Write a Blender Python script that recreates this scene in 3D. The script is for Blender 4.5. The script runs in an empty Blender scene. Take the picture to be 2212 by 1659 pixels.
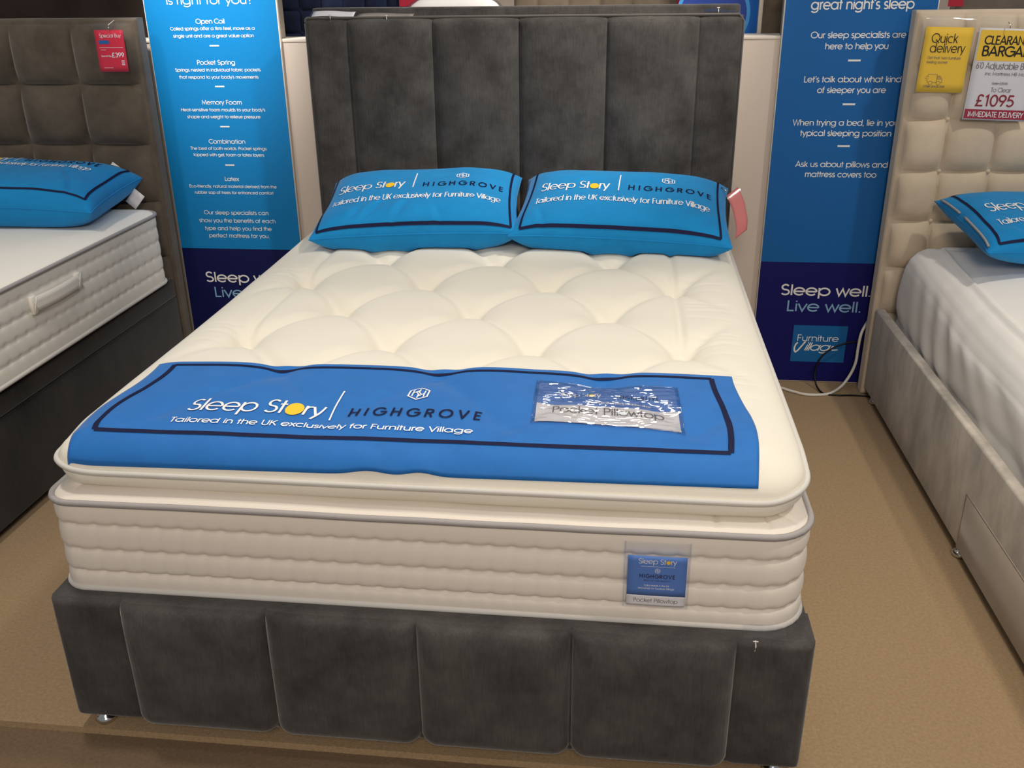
import bpy, bmesh, math, random
from mathutils import Vector, Matrix, noise

# ------------------------------------------------------------------ camera, world, lights, exposure
scene = bpy.context.scene
COL = scene.collection


def link(o):
    COL.objects.link(o)
    return o


def lin(r, g, b):
    def c(v):
        v /= 255.0
        return v / 12.92 if v <= 0.04045 else ((v + 0.055) / 1.055) ** 2.4
    return (c(r), c(g), c(b), 1.0)


cam_data = bpy.data.cameras.new('camera')
cam = link(bpy.data.objects.new('camera', cam_data))
CAM = Vector((0.37997, -3.52783, 1.51766))
RIGHT = Vector((0.99345204, 0.11362343, -0.01194799))
DOWN = Vector((0.033866, -0.39274245, -0.91902473))
FWD = Vector((-0.10911523, 0.91260237, -0.39401876))
mw = Matrix.Identity(4)
for i in range(3):
    mw[i][0], mw[i][1], mw[i][2], mw[i][3] = RIGHT[i], -DOWN[i], -FWD[i], CAM[i]
cam.matrix_world = mw
cam_data.sensor_fit = 'HORIZONTAL'
cam_data.sensor_width = 36.0
cam_data.lens = 36.0 * 2018.5 / 2212.0
cam_data.clip_start = 0.05
cam_data.clip_end = 60
scene.camera = cam

world = bpy.data.worlds.new('shop_ambience')
scene.world = world
world.use_nodes = True
wb = world.node_tree.nodes['Background']
wb.inputs[0].default_value = (0.93, 0.97, 1.0, 1)
wb.inputs[1].default_value = 0.24

scene.view_settings.view_transform = 'Standard'
scene.view_settings.look = 'None'
scene.view_settings.gamma = 1.0
scene.view_settings.use_curve_mapping = False
scene.view_settings.exposure = -0.15


def area(name, loc, power, size, color=(1, 0.86, 0.68), target=None, spread=180):
    l = bpy.data.lights.new(name, 'AREA')
    l.shape = 'DISK'
    l.size = size
    l.energy = power
    l.color = color
    l.spread = math.radians(spread)
    o = link(bpy.data.objects.new(name, l))
    o.location = loc
    d = (Vector(target) - Vector(loc)) if target else Vector((0, 0, -1))
    o.rotation_euler = d.to_track_quat('-Z', 'Y').to_euler()
    return o


def spot(name, loc, target, power, angle, blend=0.6, radius=0.05, color=(1, 0.86, 0.68)):
    l = bpy.data.lights.new(name, 'SPOT')
    l.energy = power
    l.color = color
    l.spot_size = math.radians(angle)
    l.spot_blend = blend
    l.shadow_soft_size = radius
    o = link(bpy.data.objects.new(name, l))
    o.location = loc
    o.rotation_euler = (Vector(target) - Vector(loc)).to_track_quat('-Z', 'Y').to_euler()
    return o


WARM = (1, 0.915, 0.795)
spot('ceiling_spot', (0.70, -1.50, 3.0), (0.30, -1.75, 0.4), 98, 85, 1.0, 0.12, WARM)
spot('ceiling_spot', (-0.95, -1.75, 3.0), (-0.85, -1.85, 0.3), 100, 85, 1.0, 0.12, WARM)
spot('ceiling_spot', (1.75, -2.3, 3.0), (1.35, -1.9, 0.0), 105, 80, 1.0, 0.10, WARM)
spot('ceiling_spot', (1.25, -0.85, 3.0), (0.15, 0.0, 1.42), 300, 48, 1.0, 0.06, WARM)
spot('ceiling_spot', (2.2, -1.0, 3.0), (1.75, -0.1, 0.9), 80, 80, 1.0, 0.06, WARM)
spot('ceiling_spot', (-1.9, -1.3, 3.0), (-1.95, -0.2, 0.9), 60, 75, 1.0, 0.10, WARM)
spot('ceiling_spot', (-1.15, -0.90, 2.9), (-1.19, 0.11, 1.66), 330, 32, 1.0, 0.06, (1, 0.95, 0.88))
area('area_light', (0.4, 1.6, 3.0), 24, 0.5, WARM)
area('area_light', (0.6, -5.2, 2.9), 75, 1.2, (1, 0.86, 0.72), (0.2, -1.9, 0.4))  # soft fill added behind the camera to brighten the mattress front
# ------------------------------------------------------------------ helpers
ORIGIN = {}


class MB:
    def __init__(self):
        self.v, self.f, self.m, self.s, self.marks = [], [], [], [], []

    def add(self, vs, fs, mat=0, smooth=True):
        b = len(self.v)
        self.v.extend([tuple(p) for p in vs])
        for f in fs:
            self.f.append([i + b for i in f])
            self.m.append(mat)
            self.s.append(smooth)
        return self

    def grid(self, fn, us, vs, mat=0, smooth=True, flip=False, closeu=False):
        n, k = len(us), len(vs)
        pts = [fn(u, v) for v in vs for u in us]
        fs = []
        for j in range(k - 1):
            for i in range(n if closeu else n - 1):
                i2 = (i + 1) % n
                q = [j * n + i, j * n + i2, (j + 1) * n + i2, (j + 1) * n + i]
                fs.append(q[::-1] if flip else q)
        return self.add(pts, fs, mat, smooth)

    def box(self, x0, x1, y0, y1, z0, z1, r=0.0, seg=3, mat=0, xf=None):
        bm = bmesh.new()
        bmesh.ops.create_cube(bm, size=1.0)
        for v in bm.verts:
            v.co = Vector(((x0 + x1) / 2 + v.co.x * (x1 - x0), (y0 + y1) / 2 + v.co.y * (y1 - y0),
                           (z0 + z1) / 2 + v.co.z * (z1 - z0)))
        if r > 0:
            bmesh.ops.bevel(bm, geom=bm.edges[:], offset=r, segments=seg, profile=0.5, affect='EDGES')
        bm.verts.ensure_lookup_table()
        vs = [v.co.copy() for v in bm.verts]
        if xf:
            vs = [xf @ p for p in vs]
        self.add(vs, [[v.index for v in f.verts] for f in bm.faces], mat, r > 0)
        bm.free()
        return self

    def tube(self, pts, r, n=8, closed=False, mat=0):
        pts = [Vector(p) for p in pts]
        k = len(pts)
        vs, fs = [], []
        up = Vector((0, 0, 1))
        for i in range(k):
            a = pts[(i - 1) % k] if (closed or i > 0) else pts[i]
            b = pts[(i + 1) % k] if (closed or i < k - 1) else pts[i]
            t = (b - a).normalized()
            s = t.cross(up)
            if s.length < 1e-3:
                s = t.cross(Vector((1, 0, 0)))
            s.normalize()
            w = s.cross(t)
            for j in range(n):
                an = 2 * math.pi * j / n
                vs.append(pts[i] + (s * math.cos(an) + w * math.sin(an)) * r)
        for i in range(k if closed else k - 1):
            i2 = (i + 1) % k
            for j in range(n):
                j2 = (j + 1) % n
                fs.append([i * n + j, i2 * n + j, i2 * n + j2, i * n + j2])
        if not closed:
            fs.append(list(range(n)))
            fs.append([(k - 1) * n + j for j in range(n)][::-1])
        return self.add(vs, fs, mat)

    def lathe(self, prof, c, n=20, mat=0):
        vs, fs = [], []
        for (r, z) in prof:
            for j in range(n):
                a = 2 * math.pi * j / n
                vs.append((c[0] + r * math.cos(a), c[1] + r * math.sin(a), c[2] + z))
        for i in range(len(prof) - 1):
            for j in range(n):
                j2 = (j + 1) % n
                fs.append([i * n + j, i * n + j2, (i + 1) * n + j2, (i + 1) * n + j])
        return self.add(vs, fs, mat)

    def sheet(self, fn, us, vs, th, mat=0):
        """closed thin sheet: top = fn, bottom = fn moved th along minus normal"""
        n, k = len(us), len(vs)
        P = [[Vector(fn(u, v)) for u in us] for v in vs]

        def nrm(i, j):
            du = P[j][min(i + 1, n - 1)] - P[j][max(i - 1, 0)]
            dv = P[min(j + 1, k - 1)][i] - P[max(j - 1, 0)][i]
            return du.cross(dv).normalized()
        top = [P[j][i] for j in range(k) for i in range(n)]
        bot = [P[j][i] - nrm(i, j) * th for j in range(k) for i in range(n)]
        N = n * k
        fs = []
        for j in range(k - 1):
            for i in range(n - 1):
                q = [j * n + i, j * n + i + 1, (j + 1) * n + i + 1, (j + 1) * n + i]
                fs.append(q)
                fs.append([a + N for a in q[::-1]])
        for i in range(n - 1):
            fs.append([i + 1, i, i + N, i + 1 + N])
            a = (k - 1) * n + i
            fs.append([a, a + 1, a + 1 + N, a + N])
        for j in range(k - 1):
            a, b = j * n, (j + 1) * n
            fs.append([a, b, b + N, a + N])
            a, b = j * n + n - 1, (j + 1) * n + n - 1
            fs.append([b, a, a + N, b + N])
        return self.add(top + bot, fs, mat)

    def build(self, name, mats, parent=None, origin=None):
        if len(self.marks) > 1:
            # one mesh per printed line, emblem or rule
            cuts = self.marks + [(None, len(self.f))]
            for (nm, a), (_, b) in zip(cuts, cuts[1:]):
                if b > a:
                    used = sorted({i for f in self.f[a:b] for i in f})
                    ix = {v: i for i, v in enumerate(used)}
                    q = MB()
                    q.add([self.v[i] for i in used], [[ix[i] for i in f] for f in self.f[a:b]], 0, False)
                    q.build(nm, mats, parent)
            return None
        if not isinstance(mats, (list, tuple)):
            mats = [mats]
        if parent is not None:
            org = ORIGIN[parent.name]
        else:
            org = Vector(origin) if origin is not None else Vector((0, 0, 0))
        me = bpy.data.meshes.new(name)
        me.from_pydata([(p[0] - org[0], p[1] - org[1], p[2] - org[2]) for p in self.v], [], self.f)
        for m in mats:
            me.materials.append(m)
        me.polygons.foreach_set('material_index', self.m)
        me.polygons.foreach_set('use_smooth', self.s)
        me.update()
        o = link(bpy.data.objects.new(name, me))
        if parent is not None:
            o.parent = parent
        else:
            o.location = org
        ORIGIN[o.name] = org
        return o


def thing(name, loc, label, cat, group=None):
    o = link(bpy.data.objects.new(name, None))
    o.empty_display_size = 0.1
    o.location = loc
    ORIGIN[o.name] = Vector(loc)
    return tag(o, label, cat, group)


def tag(o, label, cat, group=None):
    o['label'] = label
    o['category'] = cat
    if group:
        o['group'] = group
    return o


def struct(o):
    o['kind'] = 'structure'
    return o


def lsp(a, b, n):
    return [a + (b - a) * i / (n - 1) for i in range(n)]


def csp(a, b, n, k=0.85):
    """spacing clustered at both ends"""
    out = []
    for i in range(n):
        t = i / (n - 1)
        c = 0.5 - 0.5 * math.cos(math.pi * t)
        t = t * (1 - k) + c * k
        out.append(a + (b - a) * t)
    return out


def clamp(x, a, b):
    return max(a, min(b, x))


def sstep(a, b, x):
    t = clamp((x - a) / (b - a), 0, 1)
    return t * t * (3 - 2 * t)


# ------------------------------------------------------------------ materials
def mat(name, col, rough=0.6, var=0.0, vscale=8.0, bump=0.0, bscale=200.0, sheen=0.0, metal=0.0,
        stretch=(1, 1, 1), spec=0.3, bstretch=(1, 1, 1), tint=(1, 1, 1), coat=0.0, streak=0.0):
    m = bpy.data.materials.new(name)
    m.use_nodes = True
    nt = m.node_tree
    p = nt.nodes['Principled BSDF']
    p.inputs['Roughness'].default_value = rough
    p.inputs['Metallic'].default_value = metal
    p.inputs['Specular IOR Level'].default_value = spec
    p.inputs['Sheen Weight'].default_value = sheen
    p.inputs['Sheen Roughness'].default_value = 0.45
    p.inputs['Sheen Tint'].default_value = (*tint, 1)
    p.inputs['Coat Weight'].default_value = coat
    c = lin(*col)
    p.inputs['Base Color'].default_value = c
    tc = nt.nodes.new('ShaderNodeTexCoord')
    if var > 0:
        mp = nt.nodes.new('ShaderNodeMapping')
        mp.inputs['Scale'].default_value = stretch
        nz = nt.nodes.new('ShaderNodeTexNoise')
        nz.inputs['Scale'].default_value = vscale
        nz.inputs['Detail'].default_value = 6
        nz.inputs['Roughness'].default_value = 0.62
        rp = nt.nodes.new('ShaderNodeValToRGB')
        lo, hi = 1 - var, 1 + var
        rp.color_ramp.elements[0].position = 0.33
        rp.color_ramp.elements[1].position = 0.67
        rp.color_ramp.elements[0].color = (c[0] * lo, c[1] * lo, c[2] * lo, 1)
        rp.color_ramp.elements[1].color = (min(1, c[0] * hi), min(1, c[1] * hi), min(1, c[2] * hi), 1)
        nt.links.new(tc.outputs['Object'], mp.inputs['Vector'])
        nt.links.new(mp.outputs['Vector'], nz.inputs['Vector'])
        nt.links.new(nz.outputs['Fac'], rp.inputs['Fac'])
        nt.links.new(rp.outputs['Color'], p.inputs['Base Color'])
    if streak > 0:
        mp3 = nt.nodes.new('ShaderNodeMapping')
        mp3.inputs['Scale'].default_value = (1, 1, .10)
        n3 = nt.nodes.new('ShaderNodeTexNoise')
        n3.inputs['Scale'].default_value = 240
        n3.inputs['Detail'].default_value = 3
        r3 = nt.nodes.new('ShaderNodeMapRange')
        r3.inputs['From Min'].default_value = .3
        r3.inputs['From Max'].default_value = .7
        r3.inputs['To Min'].default_value = 1 - streak
        r3.inputs['To Max'].default_value = 1 + streak
        mu = nt.nodes.new('ShaderNodeMix')
        mu.data_type = 'RGBA'
        mu.blend_type = 'MULTIPLY'
        mu.inputs[0].default_value = 1.0
        nt.links.new(tc.outputs['Object'], mp3.inputs['Vector'])
        nt.links.new(mp3.outputs['Vector'], n3.inputs['Vector'])
        nt.links.new(n3.outputs['Fac'], r3.inputs['Value'])
        nt.links.new(rp.outputs['Color'], mu.inputs[6])
        nt.links.new(r3.outputs['Result'], mu.inputs[7])
        nt.links.new(mu.outputs[2], p.inputs['Base Color'])
    if bump > 0:
        mp2 = nt.nodes.new('ShaderNodeMapping')
        mp2.inputs['Scale'].default_value = bstretch
        n2 = nt.nodes.new('ShaderNodeTexNoise')
        n2.inputs['Scale'].default_value = bscale
        n2.inputs['Detail'].default_value = 3
        bp = nt.nodes.new('ShaderNodeBump')
        bp.inputs['Strength'].default_value = bump
        bp.inputs['Distance'].default_value = 0.004
        nt.links.new(tc.outputs['Object'], mp2.inputs['Vector'])
        nt.links.new(mp2.outputs['Vector'], n2.inputs['Vector'])
        nt.links.new(n2.outputs['Fac'], bp.inputs['Height'])
        nt.links.new(bp.outputs['Normal'], p.inputs['Normal'])
    return m


def clear_mat(name, gloss=0.12, tint=(0.96, 0.97, 1.0), rough=0.06, bump=0.0, bscale=30):
    m = bpy.data.materials.new(name)
    m.use_nodes = True
    nt = m.node_tree
    out = nt.nodes['Material Output']
    nt.nodes.remove(nt.nodes['Principled BSDF'])
    tr = nt.nodes.new('ShaderNodeBsdfTransparent')
    tr.inputs[0].default_value = (*tint, 1)
    gl = nt.nodes.new('ShaderNodeBsdfGlossy')
    gl.inputs['Roughness'].default_value = rough
    fr = nt.nodes.new('ShaderNodeLayerWeight')
    fr.inputs[0].default_value = 0.5
    pw = nt.nodes.new('ShaderNodeMath')
    pw.operation = 'POWER'
    pw.inputs[1].default_value = 4.0
    ad = nt.nodes.new('ShaderNodeMath')
    ad.operation = 'MULTIPLY_ADD'
    ad.use_clamp = True
    ad.inputs[1].default_value = 0.6
    ad.inputs[2].default_value = gloss
    mx = nt.nodes.new('ShaderNodeMixShader')
    nt.links.new(fr.outputs['Facing'], pw.inputs[0])
    nt.links.new(pw.outputs[0], ad.inputs[0])
    nt.links.new(ad.outputs[0], mx.inputs[0])
    nt.links.new(tr.outputs[0], mx.inputs[1])
    nt.links.new(gl.outputs[0], mx.inputs[2])
    nt.links.new(mx.outputs[0], out.inputs[0])
    if bump > 0:
        tc = nt.nodes.new('ShaderNodeTexCoord')
        n2 = nt.nodes.new('ShaderNodeTexNoise')
        n2.inputs['Scale'].default_value = bscale
        n2.inputs['Detail'].default_value = 2
        bp = nt.nodes.new('ShaderNodeBump')
        bp.inputs['Strength'].default_value = bump
        bp.inputs['Distance'].default_value = 0.01
        nt.links.new(tc.outputs['Object'], n2.inputs['Vector'])
        nt.links.new(n2.outputs['Fac'], bp.inputs['Height'])
        nt.links.new(bp.outputs['Normal'], gl.inputs['Normal'])
        nt.links.new(bp.outputs['Normal'], fr.inputs['Normal'])
    return m


M = {}
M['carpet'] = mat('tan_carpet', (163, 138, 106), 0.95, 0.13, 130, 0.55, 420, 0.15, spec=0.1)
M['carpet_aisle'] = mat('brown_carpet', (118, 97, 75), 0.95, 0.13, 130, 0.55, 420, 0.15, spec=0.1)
M['velvet'] = mat('charcoal_velvet', (70, 68, 67), 0.85, 0.38, 9, 0.25, 160, 0.32, spec=0.12, bstretch=(1, 1, 0.15), streak=.11)
M['velvet_pipe'] = mat('charcoal_piping', (84, 81, 79), 0.8, sheen=0.5, spec=0.2)
M['cream'] = mat('cream_knit_fabric', (234, 229, 216), 0.9, 0.0, 30, 0.12, 700, 0.1, spec=0.15)
M['cream_side'] = mat('cream_border_fabric', (230, 222, 212), 0.9, 0.0, 30, 0.12, 700, 0.1, spec=0.15)
M['pipe'] = mat('grey_tape_edge', (166, 162, 162), 0.75, bump=0.2, bscale=600, spec=0.2)
M['pipe_pale'] = mat('pale_tape_edge', (208, 205, 200), 0.75, bump=0.2, bscale=600, spec=0.2)
M['runner'] = mat('blue_runner_cloth', (30, 110, 190), 0.62, 0.05, 20, 0.08, 900, 0.15, spec=0.3)
M['blue_pillow'] = mat('blue_cotton', (22, 138, 205), 0.8, 0.06, 14, 0.15, 500, 0.12, spec=0.2)
M['navy_ink'] = mat('navy_ink', (22, 24, 62), 0.7, spec=0.2)
M['white_ink'] = mat('white_ink', (244, 244, 244), 0.7, spec=0.2)
M['yellow_ink'] = mat('yellow_ink', (250, 204, 60), 0.7, spec=0.2)
M['black_ink'] = mat('black_ink', (28, 26, 26), 0.7, spec=0.2)
M['grey_ink'] = mat('grey_ink', (112, 108, 106), 0.7, spec=0.2)
M['ban_blue_l'] = mat('azure_print', (16, 134, 205), 0.45, spec=0.35)
M['ban_blue_r'] = mat('blue_print', (20, 102, 176), 0.5, spec=0.3)
M['ban_navy_l'] = mat('dark_navy_print', (20, 26, 84), 0.5, spec=0.3)
M['ban_navy_r'] = mat('deep_navy_print', (12, 16, 100), 0.5, spec=0.3)
M['logo_blue'] = mat('logo_blue_print', (22, 104, 172), 0.5, spec=0.3)
M['pale_blue_ink'] = mat('pale_blue_ink', (140, 186, 222), 0.6, spec=0.2)
M['panel_edge'] = mat('pale_panel_edge', (226, 220, 212), 0.5)
M['grey_edge'] = mat('grey_panel_edge', (150, 142, 134), 0.5)
M['white_wall'] = mat('off_white_board', (226, 212, 200), 0.6, 0.0, spec=0.25)
M['white_cap'] = mat('white_cap', (236, 226, 214), 0.5, spec=0.3)
M['taupe'] = mat('taupe_velvet', (92, 83, 73), 0.85, 0.30, 6, 0.12, 160, 0.35, spec=0.15)
M['black_velvet'] = mat('black_velvet', (32, 30, 30), 0.85, 0.8, 5, 0.12, 160, 0.25, spec=0.15, stretch=(1, 1, .5))
M['beige'] = mat('beige_velvet', (208, 192, 170), 0.85, 0.08, 7, 0.12, 200, 0.3, spec=0.15)
M['beige_base'] = mat('beige_grey_velvet', (186, 178, 167), 0.85, 0.34, 7, 0.12, 200, 0.3, spec=0.15,
                      stretch=(1, 1, .5))
M['drawer'] = mat('beige_drawer_velvet', (178, 165, 148), 0.85, 0.08, 5, 0.12, 200, 0.3, spec=0.15)
M['white_sheet'] = mat('white_cotton', (245, 241, 236), 0.85, bump=0.08, bscale=500, spec=0.2)
M['white_quilt'] = mat('white_damask', (240, 236, 228), 0.85, 0.0, bump=0.2, bscale=400, spec=0.2)
M['chrome'] = mat('chrome', (220, 220, 220), 0.15, metal=1.0)
M['white_plastic'] = mat('white_cable_plastic', (225, 222, 215), 0.45)
M['black_plastic'] = mat('black_cable_plastic', (22, 20, 22), 0.45)
M['card_white'] = mat('white_card', (232, 230, 232), 0.6)
M['card_yellow'] = mat('yellow_card', (250, 206, 62), 0.6)
M['card_red'] = mat('red_card', (222, 40, 70), 0.5)
M['card_crimson'] = mat('crimson_card', (176, 38, 62), 0.55)
M['card_maroon'] = mat('maroon_print', (168, 36, 62), 0.6)
M['card_pink'] = mat('faded_pink_card', (226, 130, 124), 0.55)
M['card_blue'] = mat('blue_card', (88, 132, 205), 0.55)
M['price_red'] = mat('price_red_ink', (150, 34, 52), 0.6)
M['clear'] = clear_mat('clear_sleeve', 0.06)
M['crinkle'] = clear_mat('crinkled_clear_film', 0.22, (0.95, 0.95, 0.97), 0.05, 0.5, 16)
M['navy_velvet'] = mat('navy_velvet', (28, 38, 66), 0.85, 0.25, 9, sheen=0.3, spec=0.15)
M['brown_leather'] = mat('dark_brown_cloth', (50, 40, 36), 0.7, 0.25, 5, spec=0.2)
M['greige'] = mat('greige_velvet', (120, 108, 94), 0.85, 0.2, 8, sheen=0.3, spec=0.15)
M['grey_cloth'] = mat('grey_cloth', (112, 104, 98), 0.85, 0.15, 8, sheen=0.2, spec=0.15)
M['sign_blue'] = mat('sign_blue', (36, 110, 205), 0.5)
M['sign_indigo'] = mat('sign_indigo', (40, 70, 160), 0.5)
M['sign_rim'] = mat('sign_rim_blue', (70, 160, 235), 0.5)

# ------------------------------------------------------------------ lettering: a geometric stroke alphabet
def Ar(cx, cy, rx, ry, a0, a1, n=None):
    n = n or max(5, int(abs(a1 - a0) / 16) + 1)
    return [(cx + rx * math.cos(math.radians(a0 + (a1 - a0) * i / (n - 1))),
             cy + ry * math.sin(math.radians(a0 + (a1 - a0) * i / (n - 1)))) for i in range(n)]


def Pl(*c):
    return [(c[i], c[i + 1]) for i in range(0, len(c), 2)]


X = 0.69   # centre line of the x-height
O = Ar(.38, .365, .325, .325, 0, 360, 28)
G = {
    'a': (.83, [O, Pl(.705, X + .03, .705, 0)]),
    'b': (.80, [[(x + .05, y) for x, y in O], Pl(.10, 1, .10, 0)]),
    'c': (.68, [Ar(.38, .365, .325, .325, 48, 312)]),
    'd': (.83, [O, Pl(.705, 1, .705, 0)]),
    'e': (.76, [Ar(.38, .365, .325, .325, 0, 318) , Pl(.06, .365, .705, .365)]),
    'f': (.36, [Pl(.14, 0, .14, .78) + Ar(.30, .78, .16, .18, 170, 85), Pl(0, .66, .33, .66)]),
    'g': (.83, [O, Pl(.705, X + .03, .705, -.02) + Ar(.38, -.02, .325, .24, -8, -150)]),
    'h': (.68, [Pl(.10, 1, .10, 0), Ar(.34, .43, .24, .26, 180, 0) + [(.58, 0)]]),
    'i': (.20, [Pl(.10, X + .03, .10, 0), Pl(.10, .98, .10, .86)]),
    'j': (.24, [Pl(.12, X + .03, .12, -.12) + Ar(.0, -.12, .12, .14, -5, -80), Pl(.12, .98, .12, .86)]),
    'k': (.54, [Pl(.10, 1, .10, 0), Pl(.12, .30, .46, .72), Pl(.22, .42, .50, 0)]),
    'l': (.20, [Pl(.10, 1, .10, 0)]),
    'm': (.98, [Pl(.10, X + .03, .10, 0), Ar(.30, .46, .20, .23, 180, 0) + [(.50, 0)],
                Ar(.70, .46, .20, .23, 180, 0) + [(.90, 0)]]),
    'n': (.68, [Pl(.10, X + .03, .10, 0), Ar(.34, .43, .24, .26, 180, 0) + [(.58, 0)]]),
    'o': (.76, [O]),
    'p': (.80, [[(x + .05, y) for x, y in O], Pl(.10, X + .03, .10, -.27)]),
    'q': (.83, [O, Pl(.705, X + .03, .705, -.27)]),
    'r': (.36, [Pl(.10, X + .03, .10, 0), Ar(.32, .42, .22, .27, 180, 82)]),
    's': (.46, [Ar(.23, .525, .155, .165, 35, 270)[:-1] + Ar(.23, .195, .175, .165, 90, -150)]),
    't': (.34, [Pl(.15, .95, .15, 0), Pl(0, .66, .32, .66)]),
    'u': (.68, [Pl(.10, X + .03, .10, .29) + Ar(.34, .29, .24, .25, 180, 360), Pl(.58, X + .03, .58, 0)]),
    'v': (.56, [Pl(.02, X + .03, .28, .02, .54, X + .03)]),
    'w': (.84, [Pl(.02, X + .03, .22, .03, .42, X - .03, .62, .03, .82, X + .03)]),
    'x': (.54, [Pl(.03, X + .03, .51, 0), Pl(.51, X + .03, .03, 0)]),
    'y': (.56, [Pl(.02, X + .03, .29, .04), Pl(.54, X + .03, .15, -.27)]),
    'z': (.50, [Pl(.04, X, .46, X, .04, .04, .47, .04)]),
    'A': (.82, [Pl(.03, 0, .40, .98, .77, 0), Pl(.16, .32, .64, .32)]),
    'B': (.66, [Pl(.10, .96, .10, .04), Pl(.10, .96, .34, .96) + Ar(.34, .75, .20, .21, 85, -90) + Pl(.10, .54),
                Pl(.34, .54) + Ar(.36, .29, .23, .25, 85, -90) + Pl(.10, .04)]),
    'C': (.86, [Ar(.50, .5, .45, .46, 42, 318)]),
    'D': (.78, [Pl(.10, .96, .28, .96) + Ar(.28, .5, .43, .46, 85, -85) + Pl(.28, .04, .10, .04), Pl(.10, .98, .10, .02)]),
    'E': (.58, [Pl(.52, .96, .10, .96, .10, .04, .53, .04), Pl(.10, .52, .48, .52)]),
    'F': (.52, [Pl(.49, .96, .10, .96, .10, 0), Pl(.10, .52, .44, .52)]),
    'G': (.92, [Ar(.50, .5, .45, .46, 40, 360) + [(.52, .5)]]),
    'H': (.76, [Pl(.10, 1, .10, 0), Pl(.66, 1, .66, 0), Pl(.10, .52, .66, .52)]),
    'I': (.24, [Pl(.12, 1, .12, 0)]),
    'J': (.52, [Pl(.42, 1, .42, .25) + Ar(.24, .25, .18, .21, 0, -180)]),
    'K': (.66, [Pl(.10, 1, .10, 0), Pl(.12, .42, .58, 1), Pl(.24, .56, .62, 0)]),
    'L': (.50, [Pl(.10, 1, .10, .04, .47, .04)]),
    'M': (.96, [Pl(.08, 0, .14, .98, .48, .14, .82, .98, .88, 0)]),
    'N': (.78, [Pl(.10, 0, .10, .96, .68, .04, .68, 1)]),
    'O': (1.0, [Ar(.50, .5, .45, .46, 0, 360, 32)]),
    'P': (.60, [Pl(.10, .96, .32, .96) + Ar(.32, .72, .22, .24, 85, -90) + Pl(.10, .48), Pl(.10, .98, .10, 0)]),
    'Q': (1.0, [Ar(.50, .5, .45, .46, 0, 360, 32), Pl(.52, .36, .94, -.02)]),
    'R': (.64, [Pl(.10, .96, .34, .96) + Ar(.34, .73, .22, .23, 85, -90) + Pl(.10, .50), Pl(.10, .98, .10, 0),
                Pl(.32, .50, .58, 0)]),
    'S': (.60, [Ar(.30, .73, .21, .23, 30, 270)[:-1] + Ar(.30, .27, .24, .23, 90, -150)]),
    'T': (.50, [Pl(.25, .96, .25, 0), Pl(.01, .96, .49, .96)]),
    'U': (.72, [Pl(.10, 1, .10, .32) + Ar(.36, .32, .26, .28, 180, 360) + [(.62, 1)]]),
    'V': (.72, [Pl(.02, 1, .36, .02, .70, 1)]),
    'W': (1.04, [Pl(.02, 1, .27, .03, .52, .94, .77, .03, 1.02, 1)]),
    'Y': (.64, [Pl(.02, 1, .32, .46, .62, 1), Pl(.32, .46, .32, 0)]),
    '0': (.62, [Ar(.31, .5, .24, .46, 0, 360, 26)]),
    '1': (.40, [Pl(.08, .80, .24, .94, .24, 0)]),
    '2': (.58, [Ar(.29, .70, .22, .25, 170, -35) + Pl(.07, .04, .54, .04)]),
    '3': (.58, [Ar(.27, .73, .19, .22, 150, -88), Ar(.27, .28, .23, .24, 88, -150)]),
    '4': (.62, [Pl(.46, 0, .46, .96, .05, .26, .60, .26)]),
    '5': (.58, [Pl(.50, .94, .18, .94, .12, .55) + Ar(.27, .32, .24, .27, 115, -145)]),
    '6': (.60, [Ar(.30, .30, .23, .26, 0, 360, 22), Pl(.08, .36, .36, .98)]),
    '9': (.60, [Ar(.30, .70, .23, .26, 0, 360, 22), Pl(.52, .64, .24, .02)]),
    '\u00a3': (.62, [Ar(.34, .74, .18, .22, 20, 190) + Pl(.20, .40, .06, .04, .56, .04), Pl(.04, .46, .42, .46)]),
    '.': (.22, [Pl(.11, 0, .11, .12)]),
    ',': (.22, [Pl(.12, .10, .07, -.12)]),
    "'": (.18, [Pl(.10, 1, .08, .78)]),
    '-': (.36, [Pl(.05, .36, .31, .36)]),
    '?': (.52, [Ar(.25, .74, .20, .22, 170, -40) + Pl(.26, .42, .26, .28), Pl(.26, 0, .26, .12)]),
    ' ': (.34, []),
}


LAYER = [0]


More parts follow.
